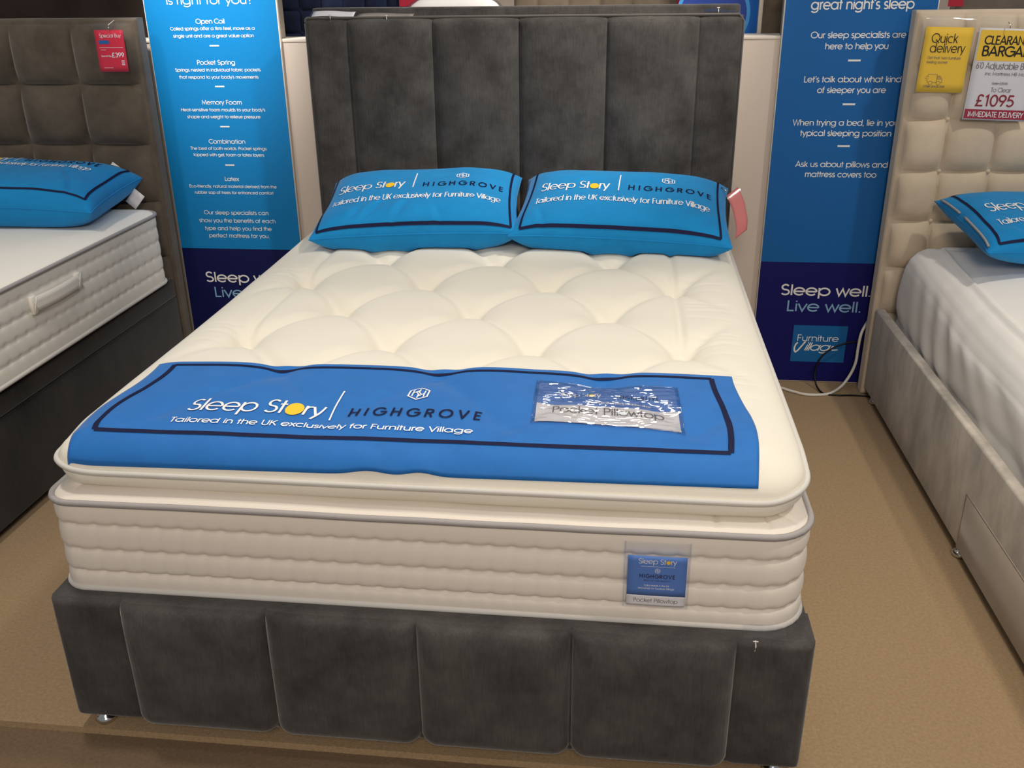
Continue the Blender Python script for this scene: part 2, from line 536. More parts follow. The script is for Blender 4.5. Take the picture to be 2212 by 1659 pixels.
def ribbon(mb, pts, w, fmap, mat=0, step=None):
    # drop repeats, subdivide long pieces
    q = [pts[0]]
    for p in pts[1:]:
        dx, dy = p[0] - q[-1][0], p[1] - q[-1][1]
        L = math.hypot(dx, dy)
        if L < 1e-7:
            continue
        k = max(1, int(math.ceil(L / step))) if step else 1
        a = q[-1]
        for i in range(1, k + 1):
            q.append((a[0] + dx * i / k, a[1] + dy * i / k))
    n = len(q)
    if n < 2:
        return
    closed = math.hypot(q[0][0] - q[-1][0], q[0][1] - q[-1][1]) < 1e-6
    L, R = [], []
    for i in range(n):
        def dirn(a, b):
            d = (q[b][0] - q[a][0], q[b][1] - q[a][1])
            l = math.hypot(*d) or 1
            return (d[0] / l, d[1] / l)
        if closed and i in (0, n - 1):
            d1, d2 = dirn(n - 2, n - 1), dirn(0, 1)
        else:
            d1 = dirn(i - 1, i) if i > 0 else dirn(0, 1)
            d2 = dirn(i, i + 1) if i < n - 1 else dirn(n - 2, n - 1)
        n1, n2 = (-d1[1], d1[0]), (-d2[1], d2[0])
        mx, my = n1[0] + n2[0], n1[1] + n2[1]
        l = math.hypot(mx, my)
        if l < 0.3:
            mx, my, l = n1[0], n1[1], 1
        mx, my = mx / l, my / l
        k = 1.0 / max(0.45, mx * n1[0] + my * n1[1])
        h = w * 0.5 * k
        L.append((q[i][0] + mx * h, q[i][1] + my * h))
        R.append((q[i][0] - mx * h, q[i][1] - my * h))
    vs = [Vector(fmap(*p)) for p in L] + [Vector(fmap(*p)) for p in R]
    # strokes that cross lie a hair above one another, as printed layers do
    LAYER[0] = (LAYER[0] + 1) % 5
    nn = (vs[1] - vs[0]).cross(vs[n] - vs[0])
    if nn.length > 1e-12:
        nn.normalize()
        vs = [p - nn * (.00007 * LAYER[0]) for p in vs]
    mb.add(vs, [[i + n, i + n + 1, i + 1, i] for i in range(n - 1)], mat, False)


def text_w(s, track=0.0):
    return sum(G[c][0] + track for c in s) - track


def text(mb, s, x0, x1, y, h, fmap, weight=0.11, align='fit', track=0.0, mat=0, step=None, skip='', shear=0.0):
    """set s on baseline y with cap height h; 'fit' stretches it to run from x0 to x1"""
    mb.marks.append(('lettering', len(mb.f)))
    W = text_w(s, track)
    if align == 'fit':
        sx, ox = (x1 - x0) / W, x0
    elif align == 'c':
        sx, ox = h, x0 - W * h / 2
    else:
        sx, ox = h, x0
    pen = 0.0
    spots = []
    for i, ch in enumerate(s):
        adv, strokes = G[ch]
        if (i in skip) if not isinstance(skip, str) else False:
            spots.append((ox + (pen + adv / 2) * sx, y + .365 * h))
        else:
            for st in strokes:
                # keep the stroke the same width in both directions
                ribbon(mb, [(ox + (pen + p[0]) * sx + shear * p[1] * h, y + p[1] * h) for p in st],
                       weight * h, fmap, mat, step)
        pen += adv + track
    return spots


def disc(mb, cx, cy, rx, ry, fmap, mat=0, n=24):
    vs = [fmap(cx, cy)]
    for k in (0.5, 1.0):
        vs += [fmap(cx + rx * k * math.cos(2 * math.pi * i / n), cy + ry * k * math.sin(2 * math.pi * i / n)) for i in range(n)]
    fs = [[0, 1 + i, 1 + (i + 1) % n] for i in range(n)]
    fs += [[1 + i, 1 + n + i, 1 + n + (i + 1) % n, 1 + (i + 1) % n] for i in range(n)]
    mb.add(vs, fs, mat, False)


def emblem(mb, cx, cy, s, fmap, mat=0, step=None, sy=None, w=0.13):
    sy = sy or s
    mb.marks.append(('emblem', len(mb.f)))

    def T(p):
        return (cx + p[0] * s, cy + p[1] * sy)
    hexa = [(math.sin(math.radians(60 * i)), math.cos(math.radians(60 * i))) for i in range(7)]
    ribbon(mb, [T(p) for p in hexa], w * s, fmap, mat, step)
    for st in (Pl(-.52, .52, -.52, -.52), Pl(.52, .52, .52, -.52), Pl(-.52, 0, 0, .52), Pl(-.30, .22, .12, -.30),
               Pl(.52, 0, 0, -.52), Pl(.30, -.22, -.12, .30), Pl(0, .75, 0, .2), Pl(0, -.75, 0, -.2)):
        ribbon(mb, [T(p) for p in st], w * .8 * s, fmap, mat, step)


def brand_block(white, navy, yellow, fmap, x0, x1, xs, x2, x3, y, h, hn, step, ry=None, wt=0.10, yn=None, wn=0.13):
    """the two maker's names side by side with the slash between, as printed on cloth and card"""
    sp = text(white, 'Sleep Story', x0, x1, y, h, fmap, wt, 'fit', 0, 0, step, skip=(8,))
    wo = (x1 - x0) / text_w('Sleep Story')
    for (cx, cy) in sp:
        disc(yellow, cx, cy, .40 * wo, (ry or .40 * h), fmap)
    if xs is not None:
        white.marks.append(('dividing_line', len(white.f)))
        ribbon(white, [(xs, y - .1 * h), (xs, y + 2.0 * h)], .06 * h, fmap, 0, step)
    text(navy, 'HIGHGROVE', x2, x3, yn or y, hn, fmap, wn, 'fit', 0.42, 0, step)


# ------------------------------------------------------------------ setting: floor, low partition, far wall
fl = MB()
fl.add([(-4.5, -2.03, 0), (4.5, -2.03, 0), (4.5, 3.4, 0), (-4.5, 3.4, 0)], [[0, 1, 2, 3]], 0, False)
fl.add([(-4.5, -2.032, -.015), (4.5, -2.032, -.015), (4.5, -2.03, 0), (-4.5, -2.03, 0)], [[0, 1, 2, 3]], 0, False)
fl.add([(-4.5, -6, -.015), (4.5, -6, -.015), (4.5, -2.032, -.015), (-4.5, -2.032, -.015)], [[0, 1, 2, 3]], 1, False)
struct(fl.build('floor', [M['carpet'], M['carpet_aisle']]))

wl = MB()
wl.box(-4.5, 4.5, .13, .30, 0, 1.322, 0)
struct(wl.build('wall_back', M['white_wall']))
cp = MB()
cp.box(-4.5, 4.5, .127, .303, 1.322, 1.334, .002, 2)
struct(cp.build('trim_1', M['white_cap']))
fw = MB()
fw.box(-4.5, 4.5, 3.4, 3.5, 0, 3.0)
struct(fw.build('wall_far', M['white_wall']))


# ------------------------------------------------------------------ upholstered slab facing -Y
def padded_slab(mb, x0, x1, z0, z1, yf, yb, bulge, xs, zs, rr=0.012, mat=0):
    """front skin with bulge(x, z) pushed towards -Y, rolled edges, back to yb"""
    def fn(x, z):
        d = min(x - x0, x1 - x, z1 - z, z - z0)
        e = clamp(1 - d / rr, 0, 1)
        back = rr * (1 - math.sqrt(max(0, 1 - e * e)))
        return (x, yf + back - bulge(x, z), z)
    mb.grid(fn, xs, zs, mat)
    # sides, top, bottom, back
    n, k = len(xs), len(zs)
    loop = [(xs[i], zs[0]) for i in range(n)] + [(xs[-1], zs[j]) for j in range(1, k)] + \
           [(xs[i], zs[-1]) for i in range(n - 2, -1, -1)] + [(xs[0], zs[j]) for j in range(k - 2, 0, -1)]
    m = len(loop)
    vs = [fn(*p) for p in loop] + [(p[0], yb, p[1]) for p in loop]
    mb.add(vs, [[i, i + m, (i + 1) % m + m, (i + 1) % m] for i in range(m)] + [[i + m for i in range(m)][::-1]], mat, False)


def seams_spaced(edges, per):
    """sample points dense near each seam"""
    out = [edges[0]]
    for a, b in zip(edges, edges[1:]):
        out += csp(a, b, per, 0.9)[1:]
    return out


def strip_t(x, edges):
    for a, b in zip(edges, edges[1:]):
        if x <= b:
            return a, b, (x - a) / (b - a)
    return edges[-2], edges[-1], 1.0


# ------------------------------------------------------------------ the bed in the middle
BX = 0.78
bed = thing('double_bed', (0, -1.0, 0),
            'charcoal velvet bed frame with channelled headboard and footboard, in the middle', 'bed')
ED = [-.78, -.625, -.3125, 0, .3125, .632, .78]


def hb_bulge(x, z):
    a, b, t = strip_t(x, ED)
    B = 0.032 if (b - a) > .2 else 0.012
    p = max(0, 1 - abs(2 * t - 1) ** 2.8) ** .6
    top = max(0, 1 - clamp((z - 1.365) / .045, 0, 1) ** 2) ** .5
    return B * p * top + .0015 * noise.noise((x * 9, z * 7, 1))


mb = MB()
padded_slab(mb, -.78, .78, 0.02, 1.408, 0, .045, hb_bulge, seams_spaced(ED, 22), csp(.02, 1.408, 70, .5), .01)
hbo = mb.build('headboard', M['velvet'], bed)
mb = MB()
mb.box(-.768, .772, .047, .105, .02, 1.443, .008, 3)
mb.build('back_rail', M['velvet'], hbo)
mb = MB()
pts = [(-.781, .002, .03), (-.781, .002, 1.39)] + [(-.771 + .01 * math.cos(a) * 1, .002, 1.40 + .01 * math.sin(a)) for a in lsp(math.pi, math.pi / 2, 5)] + \
      [(x, .002, 1.4105) for x in lsp(-.765, .765, 12)] + [(.781, .002, 1.39), (.781, .002, .03)]
mb.tube(pts, .0045, 8)
mb.build('piping', M['velvet_pipe'], hbo)


def fb_bulge(x, z):
    a, b, t = strip_t(x, ED)
    wide = (b - a) > .2
    B = 0.034 if wide else 0.008
    # the wide pads roll over at their lower ends, with rounded corners
    w, px, r = (b - a) / 2, abs(x - (a + b) / 2), .036 if wide else .02
    d = min(w - px, z - .036)
    if px > w - r and z < .036 + r:
        d = r - math.hypot(px - (w - r), .036 + r - z)
    p = math.sqrt(max(0, 1 - (1 - clamp(d / .05, 0, 1)) ** 2))
    hi = max(0, 1 - clamp((z - .27) / .085, 0, 1) ** 2) ** .5
    return B * p * (hi * .92 + .08) + .002 * noise.noise((x * 7, z * 7, 4)) * p


mb = MB()
padded_slab(mb, -.78, .78, .036, .349, -2.03, -1.93, fb_bulge, seams_spaced(ED, 26), csp(.036, .349, 44, .6), .012)
mb.build('footboard', M['velvet'], bed)
for sx in (-1, 1):
    mb = MB()
    mb.box(min(sx * .78, sx * .72), max(sx * .78, sx * .72), -1.928, -.002, .036, .345, .008, 2)
    mb.build('side_rail', M['velvet'], bed)
mb = MB()
mb.box(-.718, .718, -1.926, -.002, .30, .342)
mb.build('slatted_base', M['black_velvet'], bed)
for (x, y) in ((-.735, -2.0), (.735, -2.0), (-.735, -.12), (.735, -.12)):
    mb = MB()
    mb.lathe([(0.0, 0), (.020, 0), (.023, .006), (.018, .015), (.008, .020), (.008, .037), (0, .037)], (x, y, 0.0005), 18)
    mb.build('glide', M['chrome'], bed)


# ------------------------------------------------------------------ mattresses
def rring(x0, x1, y0, y1, r, ds, na=14):
    """rounded rectangle, counter-clockwise: x, y, normal, arc length; r = radii (front right, back right, back left, front left)"""
    R = r if isinstance(r, tuple) else (r,) * 4
    P = []

    def seg(ax, ay, bx, by, nx, ny):
        L = math.hypot(bx - ax, by - ay)
        k = max(1, int(L / ds))
        for i in range(k):
            P.append((ax + (bx - ax) * i / k, ay + (by - ay) * i / k, nx, ny, 9.0))

    def arc(cx, cy, a0, q):
        for i in range(na):
            a = math.radians(a0 + 90 * i / na)
            P.append((cx + q * math.cos(a), cy + q * math.sin(a), math.cos(a), math.sin(a), q))
    seg(x0 + R[3], y0, x1 - R[0], y0, 0, -1)
    arc(x1 - R[0], y0 + R[0], -90, R[0])
    seg(x1, y0 + R[0], x1, y1 - R[1], 1, 0)
    arc(x1 - R[1], y1 - R[1], 0, R[1])
    seg(x1 - R[1], y1, x0 + R[2], y1, 0, 1)
    arc(x0 + R[2], y1 - R[2], 90, R[2])
    seg(x0, y1 - R[2], x0, y0 + R[3], -1, 0)
    arc(x0 + R[3], y0 + R[3], 180, R[3])
    out, s = [], 0
    for i, p in enumerate(P):
        out.append((p[0], p[1], p[2], p[3], s, p[4]))
        q = P[(i + 1) % len(P)]
        s += math.hypot(q[0] - p[0], q[1] - p[1])
    return out


def skin(mb, ring, rows, mat=0, cap=False):
    """rows: list of fn(p) -> (out, z)"""
    vs = []
    n = len(ring)
    X0, X1 = min(p[0] for p in ring), max(p[0] for p in ring)
    Y0, Y1 = min(p[1] for p in ring), max(p[1] for p in ring)
    for fo in rows:
        for p in ring:
            o, z = fo(p)
            q = max(o, -p[5] + .004)
            x, y = p[0] + p[2] * q, p[1] + p[3] * q
            if o < q:
                x, y = clamp(x, X0 - o, X1 + o), clamp(y, Y0 - o, Y1 + o)
            vs.append((x, y, z))
    fs = []
    for j in range(len(rows) - 1):
        for i in range(n):
            i2 = (i + 1) % n
            fs.append([j * n + i, j * n + i2, (j + 1) * n + i2, (j + 1) * n + i])
    mb.add(vs, fs, mat)
    if cap:
        mb.add(vs[-n:], [list(range(n))], mat, False)


def sdf_in(x, y, x0, x1, y0, y1, r):
    """distance inside the rounded rectangle"""
    cx, cy = (x0 + x1) / 2, (y0 + y1) / 2
    if isinstance(r, tuple):
        r = (r[0] if y < cy else r[1]) if x > cx else (r[3] if y < cy else r[2])
    qx, qy = abs(x - cx) - (x1 - x0) / 2 + r, abs(y - cy) - (y1 - y0) / 2 + r
    return -(math.hypot(max(qx, 0), max(qy, 0)) + min(max(qx, qy), 0) - r)


def top_grid(mb, rect, inset, zf, nu, nv, mat=0):
    """upper face inside the rounded rectangle, drawn in by inset; zf(depth from the edge, x, y)"""
    x0, x1, y0, y1, r = rect
    X0, X1, Y0, Y1, q = x0 + inset, x1 - inset, y0 + inset, y1 - inset, max(.002, r - inset)

    def f(u, y):
        d = clamp(max(Y0 + q - y, y - (Y1 - q)), 0, q)
        k = q - math.sqrt(max(0, q * q - d * d))
        x = (X0 + X1) / 2 + u * ((X1 - X0) / 2 - k)
        return (x, y, zf(max(inset, sdf_in(x, y, *rect)), x, y))
    mb.grid(f, csp(-1, 1, nu, .5), csp(Y0, Y1, nv, .5), mat)


def quilt_rows(zb, zt, lines, pitch, depth, bulge, n, base=lambda p: 0.0, dimple=.003):
    """side border: soft horizontal rolls between the stitched lines, a dimple at every stitch"""
    edges = [zb] + list(lines) + [zt]
    rows = []
    for z in lsp(zb, zt, n):
        def fo(p, z=z):
            a, b, t = strip_t(z, edges)
            t = t ** .75
            o = bulge * max(0, 1 - abs(2 * t - 1) ** 2.6) ** .7
            ph = (p[4] % pitch) / pitch
            px = min(ph, 1 - ph) * pitch
            for L in lines:
                dz = z - L
                o -= dimple * math.exp(-(dz / .007) ** 2 - (px / .008) ** 2)
                o -= dimple * .28 * math.exp(-(dz / .030) ** 2 - (px / .007) ** 2)
            return o + base(p), z
        rows.append(fo)
    return rows


mat1 = thing('mattress', (0, -1.0, .345), 'thick cream pillow-top mattress on the charcoal velvet bed', 'mattress')
CR = (-.773, .764, -1.988, -.02, (.09, .08, .08, .055))
ring = rring(*CR, .0055, 22)


def wave(s, a=.004, seed=0.0):
    return a * noise.noise((s * 1.7, seed, 0)) + a * .5 * noise.noise((s * 6, seed, 3))


mb = MB()
skin(mb, ring, quilt_rows(.352, .556, (.392, .446, .506), .0455, .004, .008, 52,
                          lambda p: -.003 + .004 * noise.noise((p[4] * 1.3, 2, 0))))
# the upper face of the body, running in under the pillow top
rows = []
for (o, z) in ((0, .557), (-.008, .566), (-.03, .572), (-.06, .568), (-.10, .556), (-.14, .546), (-.2, .545)):
    def fo(p, o=o, z=z):
        w = math.exp(-((o + .045) / .03) ** 2)
        g = 0
        for sx in (1.30, 1.40, 1.47):
            g += math.exp(-((p[4] - sx) / .006) ** 2)
        return o, z + wave(p[4], .004, 1) * (1 if o < 0 else .6) - .006 * w * g
    rows.append(fo)
skin(mb, ring, rows)
mb.box(-.70, .70, -1.93, -.07, .353, .540)
core = mb.build('mattress_body', M['cream_side'], mat1)
for (z, o, rad, mt) in ((.558, .004, .0068, 'pipe'), (.352, .003, .0075, 'pipe_pale')):
    mb = MB()
    mb.tube([(p[0] + p[2] * o, p[1] + p[3] * o, z + (wave(p[4], .004, 1) * .6 if z > .5 else 0)) for p in ring[::3]], rad, 8, True)
    mb.build('piping', M[mt], core)

TP = (-.764, .754, -1.958, -.025, (.09, .08, .08, .055))
ZT = .688


def zp(x, y):
    """height of the pillow top's upper edge: it sags along the foot"""
    c = math.exp(-((x + .76) / .05) ** 2) + math.exp(-((x - .76) / .06) ** 2)
    return .612 + .034 * sstep(-1.93, -1.78, y) + .016 * c * (1 - sstep(-1.93, -1.78, y)) + .014 * sstep(-1.2, 0, y)




def tufts():
    out = []
    k = 0
    y = -1.84
    while y < -.2:
        off = -.58 if k % 2 == 0 else -.405
        for i in range(4 if k % 2 == 0 else 3):
            out.append((off + .375 * i, y))
        y += .25
        k += 1
    return out


TUFTS = tufts()


def creases(x, y):
    """depth of the stitched-down valleys at x, y"""
    best = 9
    d = 0.0
    for (tx, ty) in TUFTS:
        dx, dy = x - tx, y - ty
        r2 = dx * dx + dy * dy
        if r2 < .09:
            d += .030 * math.exp(-r2 / .0052) + .014 * math.exp(-r2 / .0006)
    return d


def diag(x, y):
    a = (x + .205) / .375 + (y + 1.34) / .5
    b = (x + .205) / .375 - (y + 1.34) / .5
    da, db = abs(a - round(a)), abs(b - round(b))
    return .0145 * (math.exp(-(da / .07) ** 2) + math.exp(-(db / .07) ** 2)) - .0


def wrinkle(x, y):
    """fine gathers across the long edges beside the edge tufts"""
    w = 0.0
    for (tx, ty) in ((-.58, -1.34), (-.58, -.84), (.545, -1.34), (.545, -.84), (.545, -1.59), (.545, -1.09)):
        s = -1 if tx < 0 else 1
        du = (x - tx) * s
        if -.01 < du < .19:
            for k, (o, sl) in enumerate(((0.02, .10), (.05, .16), (.085, .05), (-.03, -.06))):
                c = ty + o + sl * du
                w += .0022 * math.exp(-((y - c) / .006) ** 2) * sstep(0, .04, du) * (1 - sstep(.10, .19, du)) * (1 if k % 2 == 0 else .7)
    return w


def htop(x, y, soft=1.0):
    d = max(0, sdf_in(x, y, *TP))
    R = .12
    e = 1 - clamp(d / R, 0, 1)
    z0 = zp(x, y)
    z = z0 + (ZT - z0) * math.sqrt(max(0, 1 - e * e))
    inn = sstep(.05, .20, d)
    z -= (creases(x, y) * soft + diag(x, y) * soft) * (inn * .9 + .1 * sstep(0.02, .08, d))
    # the side channels that run along the outer tufts
    if soft > .9:
        z -= .010 * (math.exp(-((x - .545) / .012) ** 2) + math.exp(-((x + .585) / .014) ** 2)) * sstep(.15, .3, d + .12) * sstep(-1.5, -1.25, y)
        z -= wrinkle(x, y) * 1.3
        z += .004 * sstep(.02, .1, d) * noise.noise((x * 4, y * 4, 7))
    z += .006 * sstep(0, .3, d)
    return z + .010 * sstep(-1.2, 0, y)


def row_x(u, y):
    x0, x1, y0, y1, r = TP

    def inset(q, yy):
        d = max(0, (y0 + q[0]) - yy) if yy < (y0 + y1) / 2 else max(0, yy - (y1 - q[1]))
        k = q[0] if yy < (y0 + y1) / 2 else q[1]
        return k - math.sqrt(max(0, k * k - min(d, k) ** 2))
    a = x0 + inset((r[3], r[2]), y)
    b = x1 - inset((r[0], r[1]), y)
    return (a + b) / 2 + u * (b - a) / 2


mb = MB()
mb.grid(lambda u, y: (row_x(u, y), y, htop(row_x(u, y), y)), csp(-1, 1, 250, .55), csp(TP[2], TP[3], 320, .5))
tring = rring(*TP, .012, 14)
rows = []
for (o, z) in ((0, 1.0), (.004, .86), (.0, .66), (-.010, .45), (-.024, .24), (-.042, .09), (-.064, .02), (-.10, 0)):
    def fo(p, o=o, z=z):
        return o + .004 * noise.noise((p[4] * 5, z * 2, 2)), .551 + (zp(p[0], p[1]) - .551) * z
    rows.append(fo)
skin(mb, tring, rows[::-1])
ptop = mb.build('pillow_top', M['cream'], mat1)
mb = MB()
mb.tube([(p[0] + p[2] * .004, p[1] + p[3] * .004, zp(p[0], p[1]) + .001 + wave(p[4], .0015, 5)) for p in tring], .0062, 8, True)
mb.build('piping', M['pipe_pale'], ptop)
for (tx, ty) in TUFTS:
    if ty > -1.5:
        mb = MB()
        z = htop(tx, ty)
        mb.lathe([(.0085, -.001), (.008, .0025), (.005, .0042), (0, .0046)], (tx, ty, z), 10)
        mb.build('tuft', M['cream'], mat1)

# ------------------------------------------------------------------ blue runner across the foot of the mattress
run = thing('bed_runner', (0, -1.75, .63), 'wide blue cloth runner with navy border lying across the foot of the cream mattress', 'bed runner')
RC = ((-.710, -1.553), (.650, -1.534), (.660, -1.952), (-.730, -1.957))


def run_xy(u, v):
    x = (1 - v) * ((1 - u) * RC[0][0] + u * RC[1][0]) + v * ((1 - u) * RC[3][0] + u * RC[2][0])
    y = (1 - v) * ((1 - u) * RC[0][1] + u * RC[1][1]) + v * ((1 - u) * RC[3][1] + u * RC[2][1])
    x += (.012 * math.sin(v * 7.0) * (1 - u) - .008 * math.sin(v * 6 + 1) * u)
    return x, y


def hrun(x, y):
    k = .30
    z = htop(x, y, k * .9)
    return z + .0040 + .004 * sstep(-1.96, -1.9, y) * max(0, noise.noise((x * 5, y * 8, 11)))


def run_p(u, v):
    x, y = run_xy(u, v)
    z = hrun(x, y)
    if v > .9:
        # little lifts along the front hem
        z += .009 * (v - .9) * 10 * (math.exp(-((u - .455) / .03) ** 2) + math.exp(-((u - .53) / .025) ** 2))
    return (x, y, z)


mb = MB()
mb.sheet(lambda u, v: run_p(u, 1 - v), lsp(0, 1, 200), lsp(0, 1, 90), .0022)
cloth = mb.build('cloth', M['runner'], run)


def run_map(x, y):
    return (x, y, hrun(x, y) + .0022)


def run_uv_map(u, v):
    p = run_p(u, v)
    return (p[0], p[1], p[2] + .0018)


mb = MB()
for (a, b) in (((.035, .055), (.965, .055)), ((.965, .055), (.962, .865)), ((.962, .865), (.033, .865)), ((.033, .865), (.035, .055))):
    horiz = abs(a[0] - b[0]) > .5
    k = 150 if horiz else 60
    L, R = [], []
    for i in range(k):
        t = i / (k - 1)
        u, v = a[0] + (b[0] - a[0]) * t, a[1] + (b[1] - a[1]) * t
        if horiz:
            L.append(run_uv_map(u, v - .011)); R.append(run_uv_map(u, v + .011))
        else:
            L.append(run_uv_map(u - .0042, v + (0))); R.append(run_uv_map(u + .0042, v))
    flipf = (b[0] < a[0]) or (b[1] > a[1])
    fs = [[i, i + 1, k + i + 1, k + i] for i in range(k - 1)]
    mb.add(L + R, fs, 0, False)
mb.build('border_print', M['navy_ink'], cloth)
wh, nv, ye = MB(), MB(), MB()
brand_block(wh, nv, ye, run_map, -.524, -.226, -.208, -.173, .109, -1.820, .058, .036, .006, .026, .095, -1.812)
emblem(wh, -.043, -1.700, .024, run_map, 0, .006, .033, .15)
text(wh, 'Tailored in the UK exclusively for Furniture Village', -.536, .101, -1.872, .0185, run_map, .15, 'fit', 0, 0, .006)
wh.build('lettering', M['white_ink'], cloth)
nv.build('lettering', M['navy_ink'], cloth)
ye.build('logo_dot', M['yellow_ink'], cloth)
# clear pocket with the insert card
PK = ((.208, -1.615), (.516, -1.628), (.522, -1.838), (.213, -1.812))


def pk_xy(u, v):
    return ((1 - v) * ((1 - u) * PK[0][0] + u * PK[1][0]) + v * ((1 - u) * PK[3][0] + u * PK[2][0]),
            (1 - v) * ((1 - u) * PK[0][1] + u * PK[1][1]) + v * ((1 - u) * PK[3][1] + u * PK[2][1]))


def pk_card(u, v, dz=.0022):
    x, y = pk_xy(u, v)
    return (x, y, hrun(x, y) + dz)


mb = MB()
mb.grid(lambda u, v: pk_card(u, v), lsp(.02, .98, 40), lsp(.56, .03, 16), 0)
mb.grid(lambda u, v: pk_card(u, v), lsp(.02, .98, 40), lsp(.97, .56, 14), 1)
card = mb.build('insert_card', [M['card_blue'], M['card_white']], run)
wh, nv, ye, gk = MB(), MB(), MB(), MB()
cm = lambda a, b: pk_card(a, 1 - b, .0032)
brand_block(wh, nv, ye, cm, .16, .46, None, .58, .86, .66, .13, .09, .03, .05, .055, None, .06)
text(wh, 'Tailored in the UK exclusively for Furniture Village', .36, .80, .50, .050, cm, .07, 'fit', 0, 0, .03)
text(gk, 'Pocket Pillowtop', .13, .88, .24, .16, cm, .055, 'fit', 0, 0, .03)
wh.build('lettering', M['white_ink'], card)
nv.build('lettering', M['navy_ink'], card)
gk.build('lettering', M['grey_ink'], card)
ye.build('logo_dot', M['yellow_ink'], card)


def film(u, v):
    x, y = pk_xy(u, v)
    e = min(u, 1 - u, v, 1 - v)
    c = noise.noise((x * 15 + y * 12, y * 52, 2)) + .35 * noise.noise((x * 50 - y * 30, y * 90, 5))
    return (x, y, hrun(x, y) + .0048 + .004 * sstep(0, .08, e) * abs(c))


mb = MB()
mb.grid(film, lsp(0, 1, 90), lsp(1, 0, 60))
mb.build('clear_pocket', M['crinkle'], run)
mb = MB()
for (a, b) in (((0, 0), (1, 0)), ((1, 0), (1, 1)), ((1, 1), (0, 1)), ((0, 1), (0, 0))):
    mb.tube([pk_card(a[0] + (b[0] - a[0]) * t, a[1] + (b[1] - a[1]) * t, .004) for t in lsp(0, 1, 24)], .0018, 6)
mb.build('pocket_welt', M['clear'], run)


# ------------------------------------------------------------------ pillows
class Pillow:
    def __init__(s, c, a, b, tt, tb, yaw, tilt, roll, seed, ground, lift=0.0, folds=()):
        s.c, s.a, s.b, s.tt, s.tb, s.seed, s.ground, s.folds = Vector(c), a, b, tt, tb, seed, ground, folds
        s.R = (Matrix.Rotation(math.radians(yaw), 3, 'Z') @ Matrix.Rotation(math.radians(tilt), 3, 'X') @ Matrix.Rotation(math.radians(roll), 3, 'Y'))

    def loc(s, x, y, up):
        u, v = clamp(x / s.a, -1, 1), clamp(y / s.b, -1, 1)
        t = max(0, (1 - abs(u) ** 3.6) * (1 - abs(v) ** 4.6)) ** .5
        # edges draw in between the corners
        px = s.a * u * (1 - .045 * (1 - v * v) * abs(u) ** 3)
        py = s.b * v * (1 - .06 * (1 - u * u) * abs(v) ** 3)
        w = .006 * noise.noise((x * 6, y * 8, s.seed)) * t
        for (fx, fy, ang, ln, dp) in s.folds:
            ca, sa = math.cos(ang), math.sin(ang)
            p, q = (x - fx) * ca + (y - fy) * sa, -(x - fx) * sa + (y - fy) * ca
            w -= dp * math.exp(-(p / ln) ** 2 - (q / .010) ** 2)
            w += dp * .6 * math.exp(-(p / ln) ** 2 - ((q - .022) / .014) ** 2)
        # ripples towards the corners
        w += .004 * math.sin(16 * (u - v) + s.seed) * (abs(u * v)) ** 2 * (1 - abs(u) ** 6) * (1 - abs(v) ** 6)
        z = (s.tt * t + w) if up else (-s.tb * t)
        q = s.c + s.R @ Vector((px, py, z))
        g = s.ground(q.x, q.y) + .004
        if q.z < g:
            q.z = g + (.0015 if up else 0)
        return q

    def map(s, off=.0022):
        def f(x, y):
            e = .004
            p = s.loc(x, y, True)
            n = (s.loc(x + e, y, True) - s.loc(x - e, y, True)).cross(s.loc(x, y + e, True) - s.loc(x, y - e, True))
            n.normalize()
            return p + n * off
        return f


def make_pillow(pl, name, label, group, yb=-.232, xb=.325, y1=-.022, y2=-.118, h1=.066, h2=.040, dx=0.0):
    root = thing(name, tuple(pl.c), label, 'pillow', group)
    mb = MB()
    us, vs = csp(-pl.a, pl.a, 110, .9), csp(-pl.b, pl.b, 80, .9)
    mb.grid(lambda x, y: pl.loc(x, y, True), us, vs)
    mb.grid(lambda x, y: pl.loc(x, y, False), us, vs, flip=True)
    case = mb.build('pillow_case', M['blue_pillow'], root)
    mb = MB()
    n = 60
    loop = [(x, -pl.b) for x in lsp(-pl.a, pl.a, n)] + [(pl.a, y) for y in lsp(-pl.b, pl.b, n)][1:] + \
           [(x, pl.b) for x in lsp(pl.a, -pl.a, n)][1:] + [(-pl.a, y) for y in lsp(pl.b, -pl.b, n)][1:-1]
    mb.tube([pl.loc(x * .999, y * .999, True) for x, y in loop], .0022, 6, True)
    mb.build('seam', M['blue_pillow'], case)
    f = pl.map()
    mb = MB()
    yt = -yb
    for (a, b) in (((-xb, yb), (xb, yb)), ((xb, yb), (xb, yt)), ((xb, yt), (-xb, yt)), ((-xb, yt), (-xb, yb))):
        ribbon(mb, [a, b], .0075, f, 0, .006)
    mb.build('border_print', M['navy_ink'], case)
    wh, nv, ye = MB(), MB(), MB()
    f0 = f
    f = lambda x, y: f0(x + dx, y)
    brand_block(wh, nv, ye, f, -.290, -.050, -.018, .014, .300, y1, h1, h1 * .56, .005, .024, .078, y1 + .004, .125)
    emblem(wh, .148, y1 + h1 * 1.45, .024, f, 0, .006)
    text(wh, 'Tailored in the UK exclusively for Furniture Village', -.295, .292, y2, h2, f, .080, 'fit', 0, 0, .006)
    wh.build('lettering', M['white_ink'], case)
    nv.build('lettering', M['navy_ink'], case)
    ye.build('logo_dot', M['yellow_ink'], case)
    return root


